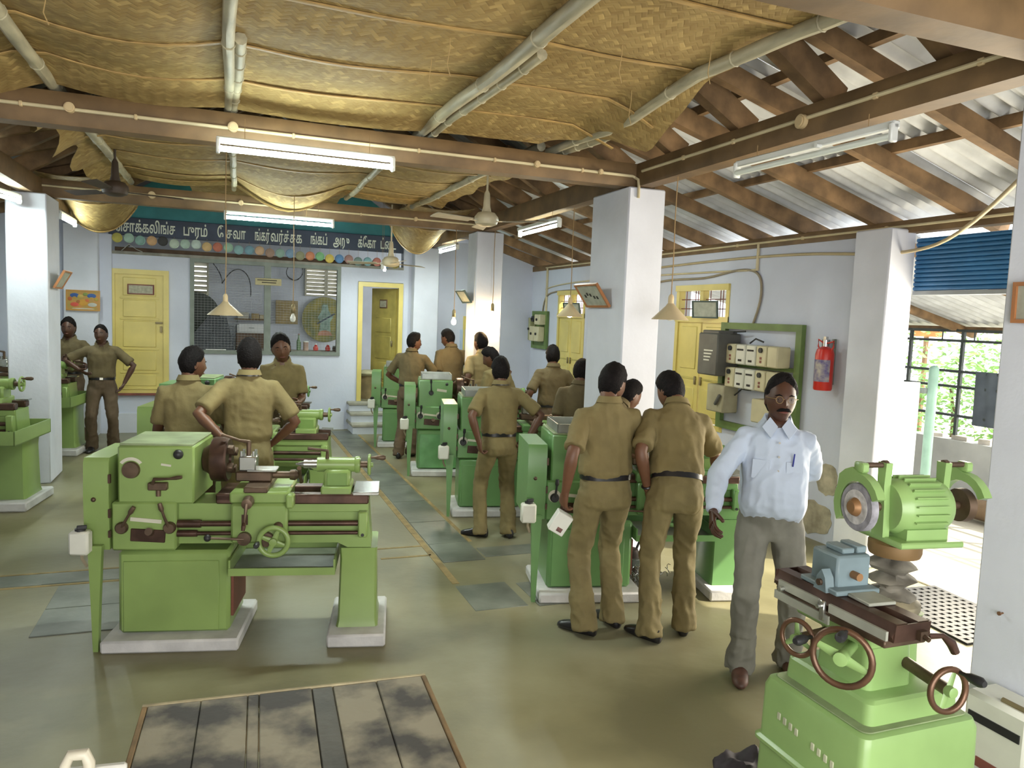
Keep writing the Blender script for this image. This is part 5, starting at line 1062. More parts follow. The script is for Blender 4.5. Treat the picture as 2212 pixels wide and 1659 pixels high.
for sx in (-.38, xe-.08):
    for sy in (-.5, .40): obj('leg', MB().b2((sx, sy, 0), (sx+.07, sy+.07, .715), bev=.004), wbe, wb)
obj('apron_rail', MB().b2((-.42, .42, .60), (xe-.02, .45, .712)), wbe, wb)
# white plastic handled thing at the lower left corner of the photo
wc = thing('white_machine_cover', 'white plastic cover with a bent grip at the lower left corner', 'cover', (-.272, 1.83, .03), math.radians(-6))
wpl = mat('white_plastic', (.58, .57, .52), .35, var=.08)
obj('stand', MB().b2((-.07, -.30, -.055), (.05, -.18, .86), bev=.01), mat('stand_grey', (.25, .26, .25), .5, var=.2), wc)
obj('cover', MB().b2((-.10, -.38, .86), (.07, .055, .885), bev=.008).b2((-.09, .045, .86), (.06, .065, .905), bev=.005), wpl, wc)
obj('grip', MB().tube([(-.06, .02, .88), (-.06, .025, .93), (-.05, .03, .95), (-.02, .03, .95), (-.012, .028, .93), (-.012, .02, .885)], [.010, .012, .013, .014, .013, .012], 10), mat('ivory_grip', (.50, .46, .36), .4, var=.1), wc)
# dark rag at the bottom edge by the grinder foot
rg = thing('oily_rag', 'crumpled dark oily rag lying by the foot of the grinder', 'rag', (2.14, 2.62, 0))
mb = MB(); mb.ball((0, 0, .06), 1, 26, 14, (.12, .09, .07))
mb.v = [(p[0]*(1+.35*noise.noise(Vector(p)*14)), p[1]*(1+.35*noise.noise(Vector(p)*14+Vector((3, 0, 0)))), max(0, p[2]*(1+.5*noise.noise(Vector(p)*12+Vector((0, 5, 0)))))) for p in mb.v]
obj('cloth', mb, mat('oily_rag', (.035, .025, .035), .7, var=.5, scale=20), rg)
# swarf and scrap under the nearest right-hand lathe
sw_ = thing('swarf_heap', 'small heap of curled metal swarf on the floor under the nearest right lathe', 'swarf', (2.98, 5.0, 0))
q = random.Random(5); mb = MB()
for i in range(60):
    c = Vector((q.gauss(0, .10), q.gauss(0, .08), .02+abs(q.gauss(0, .05)))); a = q.uniform(0, 6.28); R_ = q.uniform(.015, .035); n = Vector((q.uniform(-1, 1), q.uniform(-1, 1), q.uniform(-1, 1))).normalized(); u = n.orthogonal().normalized(); w = n.cross(u)
    mb.tube([c+u*(R_*math.cos(a+k*.8))+w*(R_*math.sin(a+k*.8))+n*(.006*k) for k in range(9)], .003, 4)
o = obj('curls', mb, bright, sw_); o['kind'] = 'stuff'
cp = thing('coolant_pump', 'dark coolant pump motor standing under the nearest right lathe', 'pump', (3.05, 5.22, 0))
obj('body', MB().spin([(.06, 0), (.075, .01), (.075, .16), (.06, .19), (.02, .20)], n=20), fan_d, cp); obj('terminal_box', MB().box((0, -.08, .10), (.07, .05, .06), bev=.006), frm, cp); obj('pipe', MB().tube([(.05, 0, .17), (.08, 0, .24), (.08, .02, .40), (.04, .04, .45)], .010, 8), blk, cp)
# ================================================================= PEOPLE
def skin(n, c): return mat('skin_'+n, c, .5, var=.12, scale=14)
SK = [skin('deep', (.075, .030, .016)), skin('brown', (.115, .048, .024)), skin('warm', (.15, .066, .034))]
hairm = mat('black_hair', (.008, .006, .006), .75, var=.5, scale=60, bump=.6, bscale=90, spec=.15)
def cloth_m(n, c, b=.3): return mat(n, c, .85, var=.18, scale=7, bump=b, bscale=26, detail=5)
KH = [cloth_m('khaki_shirt', (.200, .155, .062)), cloth_m('dark_khaki_shirt', (.120, .090, .040)), cloth_m('pale_khaki_shirt', (.32, .24, .11))]
KT = [cloth_m('khaki_trousers', (.190, .150, .062)), cloth_m('brown_trousers', (.105, .070, .040))]
leather = mat('black_leather', (.012, .011, .013), .3, var=.2); buckle_m = mat('buckle', (.6, .58, .5), .25, metal=.9, var=0)
whsh = mat('pale_blue_shirt', (.50, .57, .70), .7, var=.06, scale=6, bump=.2, bscale=20); greyt = cloth_m('grey_trousers', (.20, .195, .165), .2)
eyew = mat('eye_white', (.42, .39, .34), .3, var=0); iris = mat('iris', (.02, .012, .008), .2, var=0); lipm = mat('lips', (.16, .05, .04), .5, var=0)
PER = {}
def remesh(mb, vox, smooth_it, name, m, wr=0., seed=0., fold=None):
    me = bpy.data.meshes.new('tmp'); me.from_pydata(mb.v, [], mb.f)
    e = to_mesh(me, name, (('REMESH', dict(mode='VOXEL', voxel_size=vox)), ('SMOOTH', dict(factor=.5, iterations=smooth_it))))
    bpy.data.meshes.remove(me)
    if wr:
        nn = noise.noise; NV = len(e.vertices); nr = np.empty(NV*3); cc = np.empty(NV*3); e.vertices.foreach_get('co', cc); e.vertex_normals.foreach_get('vector', nr); cc = cc.reshape(-1, 3); nr = nr.reshape(-1, 3); dd = np.empty(NV)
        for i in range(NV):
            p = Vector(cc[i])
            a = nn((p.x*9+seed, p.y*9, p.z*5+seed*2)); b = 1-abs(nn((p.x*13+p.z*9, p.y*13+seed, p.z*10-p.x*6)))*2
            k = fold(p) if fold else 1.
            c = 1-abs(nn((p.x*16+seed*3, p.y*16, p.z*3.2+p.x*5)))*2
            dd[i] = wr*k*(a*.8+b*.5+c*.45-.35)
        e.vertices.foreach_set('co', (cc+nr*dd[:, None]).ravel()); e.update()
    e.polygons.foreach_set('use_smooth', [True]*len(e.polygons)); e.materials.clear(); e.materials.append(m)
    return e
def ell(c, ax, ay, n=16, sq=2.4):
    R = []
    for k in range(n):
        a = 2*PI*k/n; ca, sa = math.cos(a), math.sin(a)
        R.append(c+ax*(math.copysign(abs(ca)**(2/sq), ca))+ay*(math.copysign(abs(sa)**(2/sq), sa)))
    return R
def ik(A, B, l1, l2, pole):
    d = B-A; L = d.length; mx = (l1+l2)*.995
    if L > mx: B = A+d*(mx/L); d = B-A; L = mx
    u = d.normalized(); a = (l1*l1-l2*l2+L*L)/(2*L); h = math.sqrt(max(0, l1*l1-a*a))
    p = Vector(pole); p = p-u*p.dot(u)
    p = p.normalized() if p.length > 1e-4 else u.orthogonal().normalized()
    return A+u*a+p*h, B
def hand(mb, w, d, n, s, curl=.35, thumb=.3, spread=.06):
    "palm, four unequal fingers and a thumb; w wrist, d hand direction, n the way the palm faces, s towards the thumb"
    R = []
    for t, hw, th, o in ((-.012, .024, .020, 0), (.012, .028, .018, 0), (.04, .036, .016, .002), (.07, .041, .014, .001), (.088, .040, .011, 0)):
        R.append(ell(w+d*t+s*o, s*hw, n*th, 12, 2.6))
    mb.rings(R)
    for off, L, c in ((.030, .95, .9), (.0105, 1.06, 1.0), (-.0095, .98, 1.05), (-.028, .78, 1.15)):
        p = w+d*.074+s*off; P = [p]; a = 0.; rr_ = [.0088]
        for seg, f in ((.048, .55), (.027, 1.0), (.022, .8)):
            a += curl*c*f; dd = d*math.cos(a)+n*math.sin(a)+s*(spread*off/.03)
            mid = P[-1]+dd*(seg*L*.5); P += [mid, P[-1]+dd*(seg*L)]; rr_ += [rr_[-1]*.97, rr_[-1]*.93]
        P.append(P[-1]+dd*.004); rr_.append(.004)
        mb.tube(P, rr_, 8, up=n)
    p = w+d*.020+s*.022; P = [p]; a = .0; rr_ = [.013]
    for seg, f in ((.042, .2), (.033, .9), (.025, .8)):
        a += thumb*f; base = (d*.72+s*.62+n*.25).normalized(); dd = (base*math.cos(a)+(n*.6-s*.5+d*.4).normalized()*math.sin(a)).normalized()
        P += [P[-1]+dd*(seg*.5), P[-1]+dd*seg]; rr_ += [rr_[-1]*.93, rr_[-1]*.9]
    P.append(P[-1]+dd*.004); rr_.append(.004)
    mb.tube(P, rr_, 8, up=n)
def head_pts(n=28, m=22):
    out = []
    for i in range(m+1):
        t = PI*i/m; row = []
        for k in range(n):
            a = 2*PI*k/n; dx, dy, dz = math.sin(t)*math.sin(a), math.sin(t)*math.cos(a), math.cos(t)
            x, y, z = .078*dx, .098*dy, .122*dz
            if dz > 0: x *= 1+.04*dz
            lo = max(0, -dz)
            x *= 1-.30*lo**1.5; y *= 1-.10*lo
            fr = max(0, dy)
            if dz < 0: y += .012*fr*lo             # chin forward
            if dy < 0: z *= 1-.10*lo; y *= 1-.06*lo; y += .018*lo*(-dy)
            g = lambda X, Z, sx, sz: math.exp(-((x-X)/sx)**2-((z-Z)/sz)**2)*(1 if dy > .2 else 0)
            y += .020*g(0, -.022, .012, .020)+.010*g(0, .002, .009, .025)      # nose
            y += .006*g(0, .026, .045, .010)                                   # brow
            y -= .008*(g(.030, .008, .016, .012)+g(-.030, .008, .016, .012))   # eye sockets
            y += .006*g(0, -.058, .022, .008)-.004*g(0, -.045, .02, .006)+.004*g(0, -.072, .02, .010) # lips, chin
            x *= 1-.05*math.exp(-((z-.035)/.03)**2)*abs(dy > .4)
            row.append((x, y, z, dx, dy, dz))
        out.append(row)
    return out
HP = head_pts()
def head_mesh(mb, X):
    mb.rings([[X @ Vector(p[:3]) for p in r] for r in HP])
    for s in (-1, 1):
        R = []
        for k, (o, w_, h_) in enumerate(((0, .012, .022), (.008, .017, .030), (.013, .016, .031), (.015, .010, .024))):
            R.append([X @ Vector((s*(.066+o), -.010-o*.5+w_*math.cos(a)+.004*math.sin(a), -.004+h_*math.sin(a))) for a in [2*PI*q/10 for q in range(10)]])
        mb.rings(R)
def hair_mesh(X, seed, style=0, thick=1.0):
    q = []; rv = []
    for r in HP:
        row = []
        for x, y, z, dx, dy, dz in r:
            # hairline height as a function of direction: front high, sides over ears, nape low
            az = math.atan2(abs(dx), dy)       # 0 front .. pi back
            line = (.70 if style != 3 else .80) - .44*min(1, az/1.25)**1.5 if az < 1.25 else (.26 - .95*min(1, (az-1.25)/.75) if az < 2.0 else -.69)
            if 1.15 < az < 1.75 and style != 2: line = max(line, .12)
            k = min(1, max(0, (dz-line+.03)/(.20 if az < 1.3 else .13))); k = k*k*(3-2*k)
            nz = noise.noise(Vector((dx*5+seed, dy*5, dz*5)))+.6*noise.noise(Vector((dx*13+seed, dy*13, dz*13)))
            top = max(0, dz); thk = thick
            off = (.90+k*(.15+thick*(.055+.07*top+.03*max(0, dy)*top+.045*nz)))
            if style == 1 and dy > .3 and dz > .35: off += .10*k*(dy)*(1+.5*nz)   # quiff
            row.append(X @ Vector((x*off, y*off, z*off+(.004*k if dz > 0 else 0))))
        rv.append(row)
    return MB().rings(rv)
def person(label, feet, top_xy, H, yaw, lean=0., side=0., twist=0., hipz=None, hy=0., head=(0, 0, 0), la=None, ra=None, elbow_l=None, elbow_r=None, sk=0, shirt=None, trous=None, long_sleeve=False, belly=0.,
           hstyle=0, hthick=1., face=False, curl_l=.4, curl_r=.4, palm_l=None, palm_r=None, hdir_l=None, hdir_r=None, seed=1., belt=True, vox=.0125, hang=0., hs=1.0, vneck=.65, shoem=None, shz=.440, wr=.0085, cg=.30, cb=0., toes=(0, 0), broad=1., hip=None):
    fl, fr = Vector((*feet[0], 0)), Vector((*feet[1], 0)); base = (fl+fr)/2; s = H/1.70
    t = thing('person', label, 'person', base, yaw, None if shirt is whsh else 'students in khaki uniform'); t.scale = (s, s, s)
    Ri = Matrix.Rotation(-yaw, 3, 'Z')
    Lc = lambda p: (Ri @ (Vector(p)-base))/s
    shirt = shirt or KH[0]; trous = trous or KT[0]; skm = SK[sk]
    hz = .925 if hipz is None else hipz
    hc = Lc((*hip, 0)) if hip else Lc((*((Vector(top_xy)*(.5))+Vector(base.xy)*.5), 0))
    hc.z = hz
    T = (Matrix.Rotation(twist, 3, 'Z') @ Matrix.Rotation(side, 3, 'Y') @ Matrix.Rotation(-lean, 3, 'X'))
    P = lambda x, y, z: hc+T @ Vector((x, y, z))
    ex, ey, ez = T @ Vector((1, 0, 0)), T @ Vector((0, 1, 0)), T @ Vector((0, 0, 1))
    sw = .168*broad
    sh = {-1: P(-sw, -.005, shz), 1: P(sw, -.005, shz)}
    arms = {}
    for sd, tgt, el in ((-1, la, elbow_l), (1, ra, elbow_r)):
        W_ = Lc(tgt) if tgt else sh[sd]+Vector((sd*.07, .03, -.53))
        pole_ = el or (sd*.35, -1, -.1)
        E, W_ = ik(sh[sd], W_, .295, .255, pole_); arms[sd] = (E, W_)
    # ---- body: trunk core, neck, head, arms, hands, legs in one skin mesh
    b = MB()
    b.rings([ell(P(0, 0, z), ex*w_, ey*d_, 14) for z, w_, d_ in ((-.10, .13, .09), (.06, .12, .085), (.30, .15, .095), (.42, .14, .075), (.47, .105, .066), (.505, .072, .060), (.535, .060, .056))])
    hr = Matrix.Rotation(head[0], 3, 'Z') @ Matrix.Rotation(head[2], 3, 'Y') @ Matrix.Rotation(-head[1], 3, 'X')
    Th = T @ hr if abs(lean) < .3 else (Matrix.Rotation(twist, 3, 'Z') @ Matrix.Rotation(-lean*.7, 3, 'X') @ hr)
    nb = P(0, -.012, .50); hcen = P(0, .006, .545)+Th @ Vector((0, .018, .105))
    b.tube([nb, P(0, -.008, .545), hcen+Th @ Vector((0, -.022, -.055))], [.064, .054, .055], 14)
    X4 = Matrix.Translation(hcen+Th @ Vector((0, 0, .118*(hs-1)*.2))) @ Th.to_4x4() @ Matrix.Scale(hs, 4)
    head_mesh(b, X4)
    for sd in (-1, 1):
        E, W_ = arms[sd]; S0 = sh[sd]; f = (W_-E).normalized()
        b.tube([S0, S0.lerp(E, .3), S0.lerp(E, .7), E, E.lerp(W_, .25), E.lerp(W_, .6), W_-f*.01, W_+f*.012], [.046, .047, .042, .038, .040, .033, .025, .024], 12)
        hd = (hdir_l if sd < 0 else hdir_r); d = (Vector(hd).normalized() if hd else f)
        pn = (palm_l if sd < 0 else palm_r); pn = Vector(pn) if pn else Vector((-sd, .25, 0))
        n = pn-d*pn.dot(d); n = n.normalized() if n.length > 1e-3 else d.orthogonal().normalized()
        sv = d.cross(n)*(1 if sd > 0 else -1)
        hand(b, W_, d, n, sv, curl_l if sd < 0 else curl_r)
    legs = {}
    for sd, ft in ((-1, fl), (1, fr)):
        A = Lc(ft); A.z = .085; hj = hc+Vector((sd*.088, -.005, -.03)); K, A = ik(hj, A, .43, .425, (sd*.12, 1, 0)); legs[sd] = (hj, K, A)
        b.tube([hj, hj.lerp(K, .5), K, K.lerp(A, .3), A+Vector((0, 0, .05)), A], [.075, .062, .05, .05, .035, .034], 10)
    body = obj('body', b, skm, t, smooth=80)
    if face:
        fm = lambda x, y, z: X4 @ Vector((x, y, z))
        for sx in (-1, 1):
            e = obj('eye', MB().ball((0, 0, 0), .0125, 12, 8).xf(X4 @ Matrix.Translation((sx*.032, .0745, .008)) @ Matrix.Diagonal((1.0, .6, .42, 1))), eyew, t, smooth=80)
            obj('iris', MB().ball((0, 0, 0), .0058, 10, 6).xf(X4 @ Matrix.Translation((sx*.032, .0820, .008)) @ Matrix.Diagonal((1, .5, 1, 1))), iris, e, smooth=80)
            obj('eyebrow', MB().tube([fm(sx*.015, .092, .026), fm(sx*.032, .089, .032), fm(sx*.050, .076, .026)], [.003, .0042, .002], 6), hairm, t)
        obj('lips', MB().tube([fm(-.024, .085, -.061), fm(-.011, .0945, -.0595), fm(0, .096, -.0605), fm(.011, .0945, -.0595), fm(.024, .085, -.061)], [.002, .0055, .006, .0055, .002], 8), lipm, t)
    obj('hair', hair_mesh(X4, seed*7.3, hstyle, hthick), hairm, t, smooth=75)
    # ---- shirt
    B = belly
    tor = [(-.03, .148, .104, 0), (.060-hang, .150+B*.3+hang*.35, .106+B*.5+hang*.3, B*.5), (.095-hang*.6, .172+B*.3, .124+B*.7, B*.7), (.20, .164+B*.3, .114+B*.8, B*.6), (.32, .176, .118+B*.3, B*.2), (.40, .176, .110, 0), (.445, .156, .094, -.005), (.485, .118, .078, -.012), (.52, .083, .070, -.012), (.548, .066, .062, -.010)]
    tl = lambda z: (0 if z < .48 else (.25 if z < .51 else (.7 if z < .54 else 1.0)))*vneck
    mb = MB().rings([[q-ez*(tl(z)*max(0, (q-P(0, yo, z)).dot(ey))) for q in ell(P(0, yo, z), ex*(w_*broad), ey*d_, 22, 2.5)] for z, w_, d_, yo in tor])
    for sd in (-1, 1):
        E, W_ = arms[sd]; S0 = sh[sd]; inner = P(sd*sw*.5, -.005, shz+.004)
        if long_sleeve:
            f = (W_-E).normalized()
            mb.tube([inner, S0, S0.lerp(E, .35), S0.lerp(E, .8), E, E.lerp(W_, .3), E.lerp(W_, .75), W_-f*.035, W_-f*.01], [.060, .064, .062, .058, .056, .052, .046, .041, .038], 14)
        else:
            mb.tube([inner, S0, S0.lerp(E, .3), S0.lerp(E, .62), S0.lerp(E, .84)], [.060, .062, .061, .064, .067], 14)
    sm = remesh(mb, vox, int(5*(.0125/vox)**1.5), 'shirt', shirt, wr, seed)
    so = obj('shirt', sm, shirt, t)
    cz = lambda a, r, z, tilt: P(math.sin(a)*r*1.02, -.014+math.cos(a)*r, z-cb-tilt*vneck*max(-.15, math.cos(a))*r*1.5)
    mb = MB(); R = []; gap = cg
    for k in range(25):
        a = gap+(2*PI-2*gap)*k/24; fr_ = max(0, math.cos(a)); fr_ = fr_**3
        R.append([cz(a, .068, .532, .55), cz(a, .0655, .566, .65), cz(a, .0695, .568, .65), cz(a, .086+.012*fr_, .528-.018*fr_, .55), cz(a, .083+.012*fr_, .526-.018*fr_, .55)])
    obj('collar', mb.rings(R), shirt, t, smooth=50)
    # ---- trousers
    up = Vector((0, 0, 1)); hx, hyv = Vector((1, 0, 0)), Vector((0, 1, 0))
    bt = P(0, B*.5, .068); mb = MB().rings([ell(c_, a_*(w_), b_*(d_), 20, 2.5) for c_, a_, b_, w_, d_ in ((bt, ex, ey, .150+B*.25, .107+B*.45), (P(0, B*.3, .02), ex, ey, .160+B*.2, .117+B*.3), (hc+Vector((0, -.012, -.05)), hx, hyv, .168, .124), (hc+Vector((0, -.010, -.11)), hx, hyv, .165, .112), (hc+Vector((0, -.005, -.135)), hx, hyv, .13, .09))])
    for sd in (-1, 1):
        hj, K, A = legs[sd]; C_ = Vector((A.x, A.y, .035)) + Vector((0, -.01, 0))
        mb.tube([hj+Vector((0, -.01, .0)), hj.lerp(K, .25), hj.lerp(K, .6), K, K.lerp(A, .35), K.lerp(A, .75), A.lerp(C_, .3), C_], [.088, .092, .079, .070, .069, .070, .075, .080], 16)
    tm = remesh(mb, vox, int(5*(.0125/vox)**1.5), 'trousers', trous, .0105, seed+4, lambda p: 1.0+.9*(1 if p.z < .25 else 0)+.5*math.exp(-((p.z-.5)/.10)**2))
    obj('trousers', tm, trous, t)
    if belt:
        mb = MB(); q = [(z, k) for z, k in ((.052, 1.0), (.052, 1.045), (.086, 1.045), (.086, 1.0))]
        mb.rings([ell(P(0, B*.5, z), ex*((.156+B*.3)*k*broad**.5), ey*((.112+B*.5)*k), 28, 2.5) for z, k in q], closed=True)
        bo = obj('belt', mb, leather, t, smooth=40)
        if face: obj('buckle', MB().box((0, 0, 0), (.045, .008, .036), bev=.003).xf(Matrix.Translation(P(0, .121+B, .069)) @ T.to_4x4()), buckle_m, bo)
    for sd, ty in ((-1, toes[0]), (1, toes[1])):
        A = legs[sd][2]; F = Matrix.Translation((A.x, A.y, 0)) @ Matrix.Rotation(ty-sd*.16, 4, 'Z')
        mb = MB().rings([[F @ Vector((x_*math.cos(a), y_, max(.004, zc+h_*math.sin(a)))) for a in [2*PI*k/14 for k in range(14)]] for y_, x_, zc, h_ in ((-.085, .012, .035, .02), (-.075, .032, .045, .045), (-.03, .038, .052, .055), (.03, .040, .045, .05), (.09, .047, .034, .036), (.15, .043, .026, .027), (.185, .026, .020, .018), (.195, .008, .018, .008))])
        sh_o = obj('shoe', mb, shoem or leather, t, smooth=70)
    PER[label] = dict(t=t, X4=X4, arms=arms, T=T, hc=hc, P=P, Lc=Lc, s=s)
    return t
# --- the man in the white shirt
man = person('man with moustache and spectacles in a white shirt and grey trousers facing the camera', ((3.10, 3.44), (2.78, 3.46)), (2.87, 3.45), 1.72, 2.58, lean=-.03, side=-.02, hip=(2.92, 3.46),
       head=(.10, .02, 0), ra=(2.46, 3.36, 1.00), la=(3.03, 3.62, 1.09), elbow_l=(-1, -.35, 0), elbow_r=(.6, -.6, 0), sk=0, shirt=whsh, trous=greyt, long_sleeve=True, belly=.045, hstyle=3, hthick=1.1, face=True, vox=.009, hang=.035, vneck=.85, hs=1.03, shz=.425, wr=.012, cg=.42, cb=.012, shoem=mat('brown_sandal', (.10, .045, .03), .5, var=.4, scale=20),
       curl_r=.5, curl_l=.9, palm_r=(-1, -.3, 0), seed=2.2, broad=1.0, toes=(0, .1))
d_ = PER[man['label']]; X4 = d_['X4']; fm = lambda x, y, z: X4 @ Vector((x, y, z))
obj('moustache', MB().tube([fm(-.036, .082, -.055), fm(-.019, .096, -.046), fm(0, .102, -.043), fm(.019, .096, -.046), fm(.036, .082, -.055)], [.004, .0095, .0085, .0095, .004], 8), hairm, man)
lensm = mat('spectacle_lens', (.95, .97, .96), .08, var=0, trans=1.0, spec=.25); lensm.node_tree.nodes['Principled BSDF'].inputs['IOR'].default_value = 1.12
gold = mat('gold_wire', (.30, .19, .06), .5, metal=.3, var=0)
gl = obj('spectacles', MB().torus(fm(-.031, .099, .006), X4.to_3x3() @ Vector((0, 1, .1)), .0195, .0009, 22, 6).torus(fm(.031, .099, .006), X4.to_3x3() @ Vector((0, 1, .1)), .0195, .0009, 22, 6).tube([fm(-.011, .099, .010), fm(0, .104, .012), fm(.011, .099, .010)], .0015, 6).tube([fm(-.051, .097, .010), fm(-.074, .06, .012), fm(-.080, -.01, .010)], .0015, 6).tube([fm(.051, .097, .010), fm(.074, .06, .012), fm(.080, -.01, .010)], .0015, 6), gold, man)
for sx in (-1, 1): obj('lens', MB().cyl(fm(sx*.031, .0985, .006), fm(sx*.031, .0993, .006), .019, n=20), lensm, gl)
Pm = d_['P']
obj('pen', MB().cyl(Pm(-.075, .148, .30), Pm(-.079, .150, .37), .004, n=8), mat('blue_pen', (.02, .03, .25), .3), man)
for sx in (-1, 1): obj('chest_pocket', MB().box((0, 0, 0), (.095, .006, .105), bev=.002).xf(Matrix.Translation(Pm(sx*.088, .140, .27)) @ d_['T'].to_4x4() @ Matrix.Rotation(-sx*.22, 4, 'Z') @ Matrix.Rotation(.16, 4, 'X')), whsh, man)
for sx in (-1, 1):
    q = [(sx*.050, .045, .548), (sx*.010, .086, .500), (sx*.048, .118, .440), (sx*.092, .075, .492)]
    v = [Pm(*p) for p in q]+[Pm(p[0], p[1]+.006, p[2]+.004) for p in q]
    obj('collar_flap', MB().add(v, [(0, 1, 2, 3), (7, 6, 5, 4), (0, 4, 5, 1), (1, 5, 6, 2), (2, 6, 7, 3), (3, 7, 4, 0)]), whsh, man)
for k in range(5): obj('button', MB().cyl((0, 0, 0), (0, .003, 0), .006, n=10).xf(Matrix.Translation(Pm(.0, .158-.012*(k-1)**2*.3+.004, .12+.075*k)) @ d_['T'].to_4x4()), eyew, man)
# --- khaki uniformed students
p2 = person('student in khaki holding a white box low in his left hand, seen from behind', ((2.16, 4.22), (2.40, 4.30)), (2.31, 4.30), 1.73, -.08, lean=.03, hip=(2.29, 4.28), head=(-.95, .32, 0), la=(1.985, 4.22, .93), ra=(2.48, 4.55, 1.17),
       elbow_l=(-.5, -1, 0), elbow_r=(.6, -1, -.3), sk=2, curl_l=.75, curl_r=.8, vox=.0095, hstyle=0, hthick=1.15, seed=3.1, face=True, toes=(.5, .3))
p3 = person('student in khaki leaning forward with a black wristband, seen from behind', ((2.52, 4.02), (2.80, 4.06)), (2.80, 4.3), 1.74, -.30, lean=.40, side=.06, hip=(2.68, 4.06), hipz=.935, head=(.35, .35, 0), la=(2.52, 4.14, .95), ra=(3.24, 4.36, .86),
       elbow_l=(-.6, -1, 0), elbow_r=(.9, -.4, 0), sk=2, curl_l=.6, curl_r=.5, vox=.0095, hthick=1.2, hstyle=2, seed=5.7, toes=(.5, -.2))
p4 = person('student in khaki bent right over the machine, mostly hidden behind the leaning student', ((2.66, 5.40), (2.80, 5.46)), (2.95, 5.42), 1.70, -1.35, lean=.80, hip=(2.70, 5.42), head=(0, -.1, 0), la=(3.55, 5.02, 1.02), ra=(3.5, 4.95, 1.0), elbow_l=(0, 0, -1), elbow_r=(0, 0, -1), sk=1, curl_l=1.1, curl_r=1.1, shirt=KH[1], trous=KT[1], seed=6.3)
p5 = person('student in khaki with hands at his hips and a broad black belt, seen from behind', ((2.18, 6.42), (2.44, 6.36)), (2.31, 6.36), 1.63, -.10, lean=.02, hip=(2.31, 6.36), head=(0, .12, .03), la=(2.08, 6.22, .90), ra=(2.54, 6.24, .92), elbow_l=(-.6, -.6, 0), elbow_r=(1, -.2, 0), sk=1, curl_l=.9, curl_r=.9, shirt=KH[0], trous=KT[0], hthick=1.3, seed=7.9, toes=(.8, .1), hdir_l=(.2, .3, -1), hdir_r=(-.4, .4, -.8))
p6 = person('student in dark khaki standing with his back turned left of the central pillar', ((3.5, 8.15), (3.72, 8.15)), (3.6, 8.15), 1.68, -.10, lean=.03, head=(-.15, .1, 0), la=(3.36, 8.3, 1.05), ra=(3.9, 8.35, 1.05), elbow_l=(-.35, -1, 0), elbow_r=(.35, -1, 0), sk=1, shirt=KH[1], trous=KT[1], hthick=1.1, seed=8.4)
p7 = person('student half hidden behind the left edge of the central pillar', ((2.92, 6.52), (3.12, 6.55)), (3.26, 6.55), 1.62, -.4, side=.04, head=(-.2, .2, 0), sk=1, shirt=KH[1], trous=KT[1], hip=(3.16, 6.55), la=(3.1, 6.72, .95), ra=(3.4, 6.6, .95), seed=9.2)
p8 = person('student looking down left, his head showing behind the student with hands at hips', ((2.86, 8.42), (3.1, 8.4)), (3.07, 8.35), 1.65, .55, lean=.10, head=(.4, .4, 0), la=(2.75, 8.55, 1.0), ra=(3.05, 8.62, 1.0), sk=1, shirt=KH[0], trous=KT[1], hthick=1.3, hstyle=1, seed=10.1)
p9 = person('student in pale khaki standing before the glowing bulb, seen from behind', ((3.10, 9.50), (3.30, 9.52)), (3.20, 9.53), 1.77, .12, lean=.02, side=-.03, head=(.25, .05, 0), la=(2.95, 9.5, 1.02), ra=(3.42, 9.45, 1.06), elbow_l=(-.4, -1, 0), elbow_r=(.4, -1, 0), sk=1, shirt=KH[2], trous=KT[1], seed=11.7)
p10 = person('student in dark khaki with lamp lit brown hair under the bare bulb', ((2.90, 10.40), (3.12, 10.45)), (3.04, 10.43), 1.80, .10, lean=.06, head=(.55, .28, 0), la=(2.86, 10.6, 1.05), ra=(3.3, 10.62, 1.1), elbow_l=(-.35, -1, 0), elbow_r=(.4, -1, 0), sk=1, shirt=KH[1], trous=KT[1], hthick=.8, seed=12.3)
p11 = person('student beside the red stickered lathe looking over his right shoulder side', ((2.26, 10.25), (2.46, 10.35)), (2.49, 10.34), 1.72, -.45, lean=.04, head=(-.85, .05, 0), la=(2.36, 10.52, 1.0), ra=(2.75, 10.55, 1.05), elbow_l=(-1, -.4, 0), elbow_r=(.8, -.6, 0), sk=1, shirt=KH[1], trous=KT[1], hstyle=1, hthick=1.2, face=True, seed=13.3)
p12 = person('student in khaki with head turned right, leftmost of the pair behind the foreground lathe', ((-.36, 6.1), (-.14, 6.1)), (-.24, 6.12), 1.68, -.12, lean=.04, head=(-.85, .08, 0), la=(-.40, 6.40, 1.06), ra=(-.02, 6.40, 1.0), elbow_l=(-.15, -1, -.2), elbow_r=(.5, -1, 0), sk=1, shirt=KH[0], trous=KT[1], hthick=1.0, face=True, seed=14.5)
p13 = person('student in khaki reaching back to the tool post lever of the foreground lathe', ((.06, 5.95), (.28, 5.95)), (.17, 5.95), 1.75, .0, lean=-.01, side=.01, head=(.05, .02, 0), la=(-.005, 5.62, 1.08), ra=(.36, 6.02, .98), elbow_l=(-1, -.1, 0), elbow_r=(1, -.7, 0), sk=2, shirt=KH[0], trous=KT[0], hthick=1.35, seed=15.6, belt=False, curl_l=.9, palm_l=(.3, -.5, -1))
p14 = person('smiling student facing the camera behind the middle left lathe', ((.68, 8.2), (.46, 8.2)), (.56, 8.15), 1.71, PI-.12, lean=.03, head=(.10, .08, .14), la=(.70, 7.84, 1.06), ra=(.50, 7.86, 1.08), elbow_l=(-.15, -1, -.2), elbow_r=(.4, -1, 0), sk=1, shirt=KH[0], trous=KT[1], hstyle=1, hthick=1.35, face=True, seed=16.9, hs=1.14)
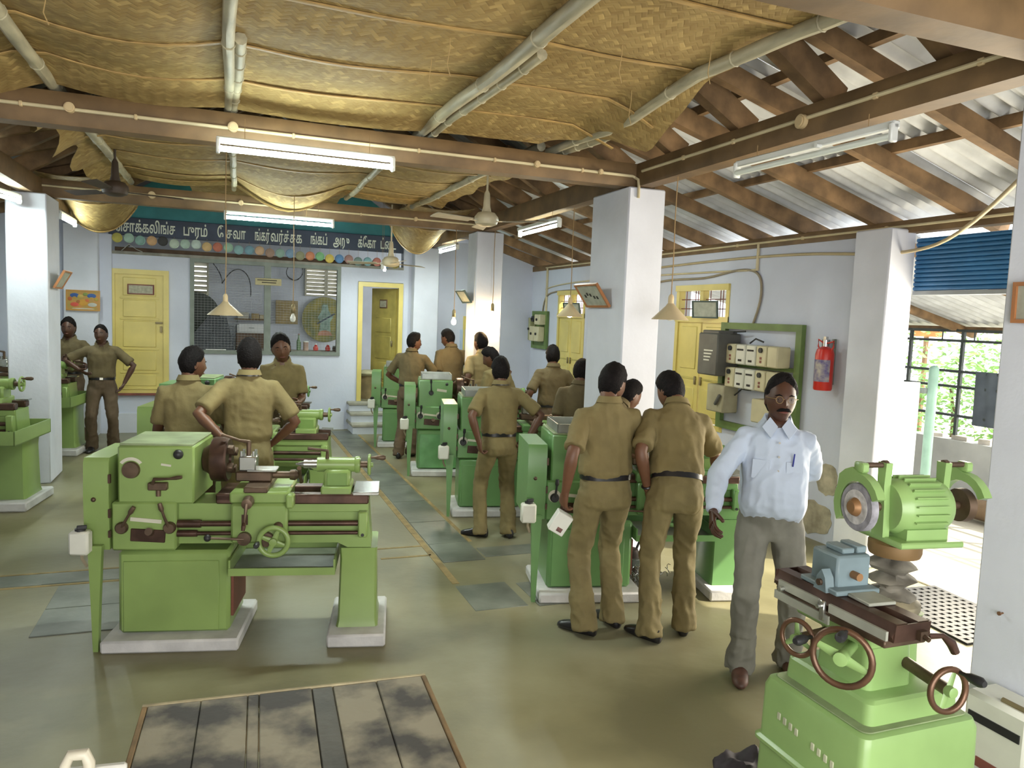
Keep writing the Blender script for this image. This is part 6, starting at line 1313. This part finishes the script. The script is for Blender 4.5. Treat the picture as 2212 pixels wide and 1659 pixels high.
p15 = person('student facing forward half behind the left pillar, under the calendar print', ((-1.86, 11.86), (-2.08, 11.86)), (-1.98, 11.85), 1.74, PI-.2, head=(.1, .02, 0), la=(-1.72, 11.62, 1.12), ra=(-2.0, 11.56, 1.2), sk=0, shirt=KH[1], trous=KT[1], face=True, hthick=1.2, seed=17.2, hs=1.06)
p16 = person('student standing arms akimbo by the closed yellow door', ((-1.38, 11.38), (-1.64, 11.35)), (-1.52, 11.35), 1.68, PI+.05, head=(-.2, -.05, .05), la=(-1.24, 11.30, .93), ra=(-1.75, 11.20, 1.10), elbow_l=(-1, .1, 0), elbow_r=(1, -.3, 0), sk=0, shirt=KH[1], trous=KT[1], face=True, hthick=.8, seed=18.8)
# wristband, lanyards, the white box in the hand
d_ = PER[p3['label']]; E, W_ = d_['arms'][-1]; f = (W_-E).normalized()
obj('wristband', MB().torus(W_-f*.015, f, .030, .007, 18, 6), leather, p3)
for p in (p13, p5):
    d_ = PER[p['label']]; mb = MB(); P_ = d_['P']; T = d_['T']; ex, ey = T @ Vector((1, 0, 0)), T @ Vector((0, 1, 0))
    q = ell(P_(0, -.016, .545), ex*.074, ey*.074, 24, 2.0); w2 = ell(P_(0, -.018, .533), ex*.082, ey*.082, 24, 2.0); w3 = ell(P_(0, -.018, .531), ex*.080, ey*.080, 24, 2.0)
    obj('lanyard', MB().rings([ell(P_(0, -.018, z), ex*r_, ey*r_, 24, 2.0) for z, r_ in ((.529, .0805), (.529, .0845), (.538, .0835), (.538, .0795))], closed=True), leather, p)
d_ = PER[p2['label']]; E, W_ = d_['arms'][-1]; Mw = p2.matrix_basis
wp = Matrix.Translation(p2.location) @ Matrix.Rotation(-.08, 4, 'Z') @ Matrix.Scale(d_['s'], 4)
hp = wp @ (W_+(W_-E).normalized()*.13)
bx = thing('white_card_box', 'white card box held low by the foreground student', 'box', hp+Vector((-.01, 0, -.075)))
bx.rotation_euler = (.1, .52, -.25)
obj('case', MB().box((0, 0, 0), (.105, .075, .135), bev=.004), mat('white_card', (.74, .74, .68), .6, var=.05), bx); obj('picture_label', MB().box((.012, -.0385, -.035), (.036, .002, .028)), mat('label_print', (.20, .09, .08), .6, var=.5, scale=60), bx)
bpy.data.scenes.remove(SC2)
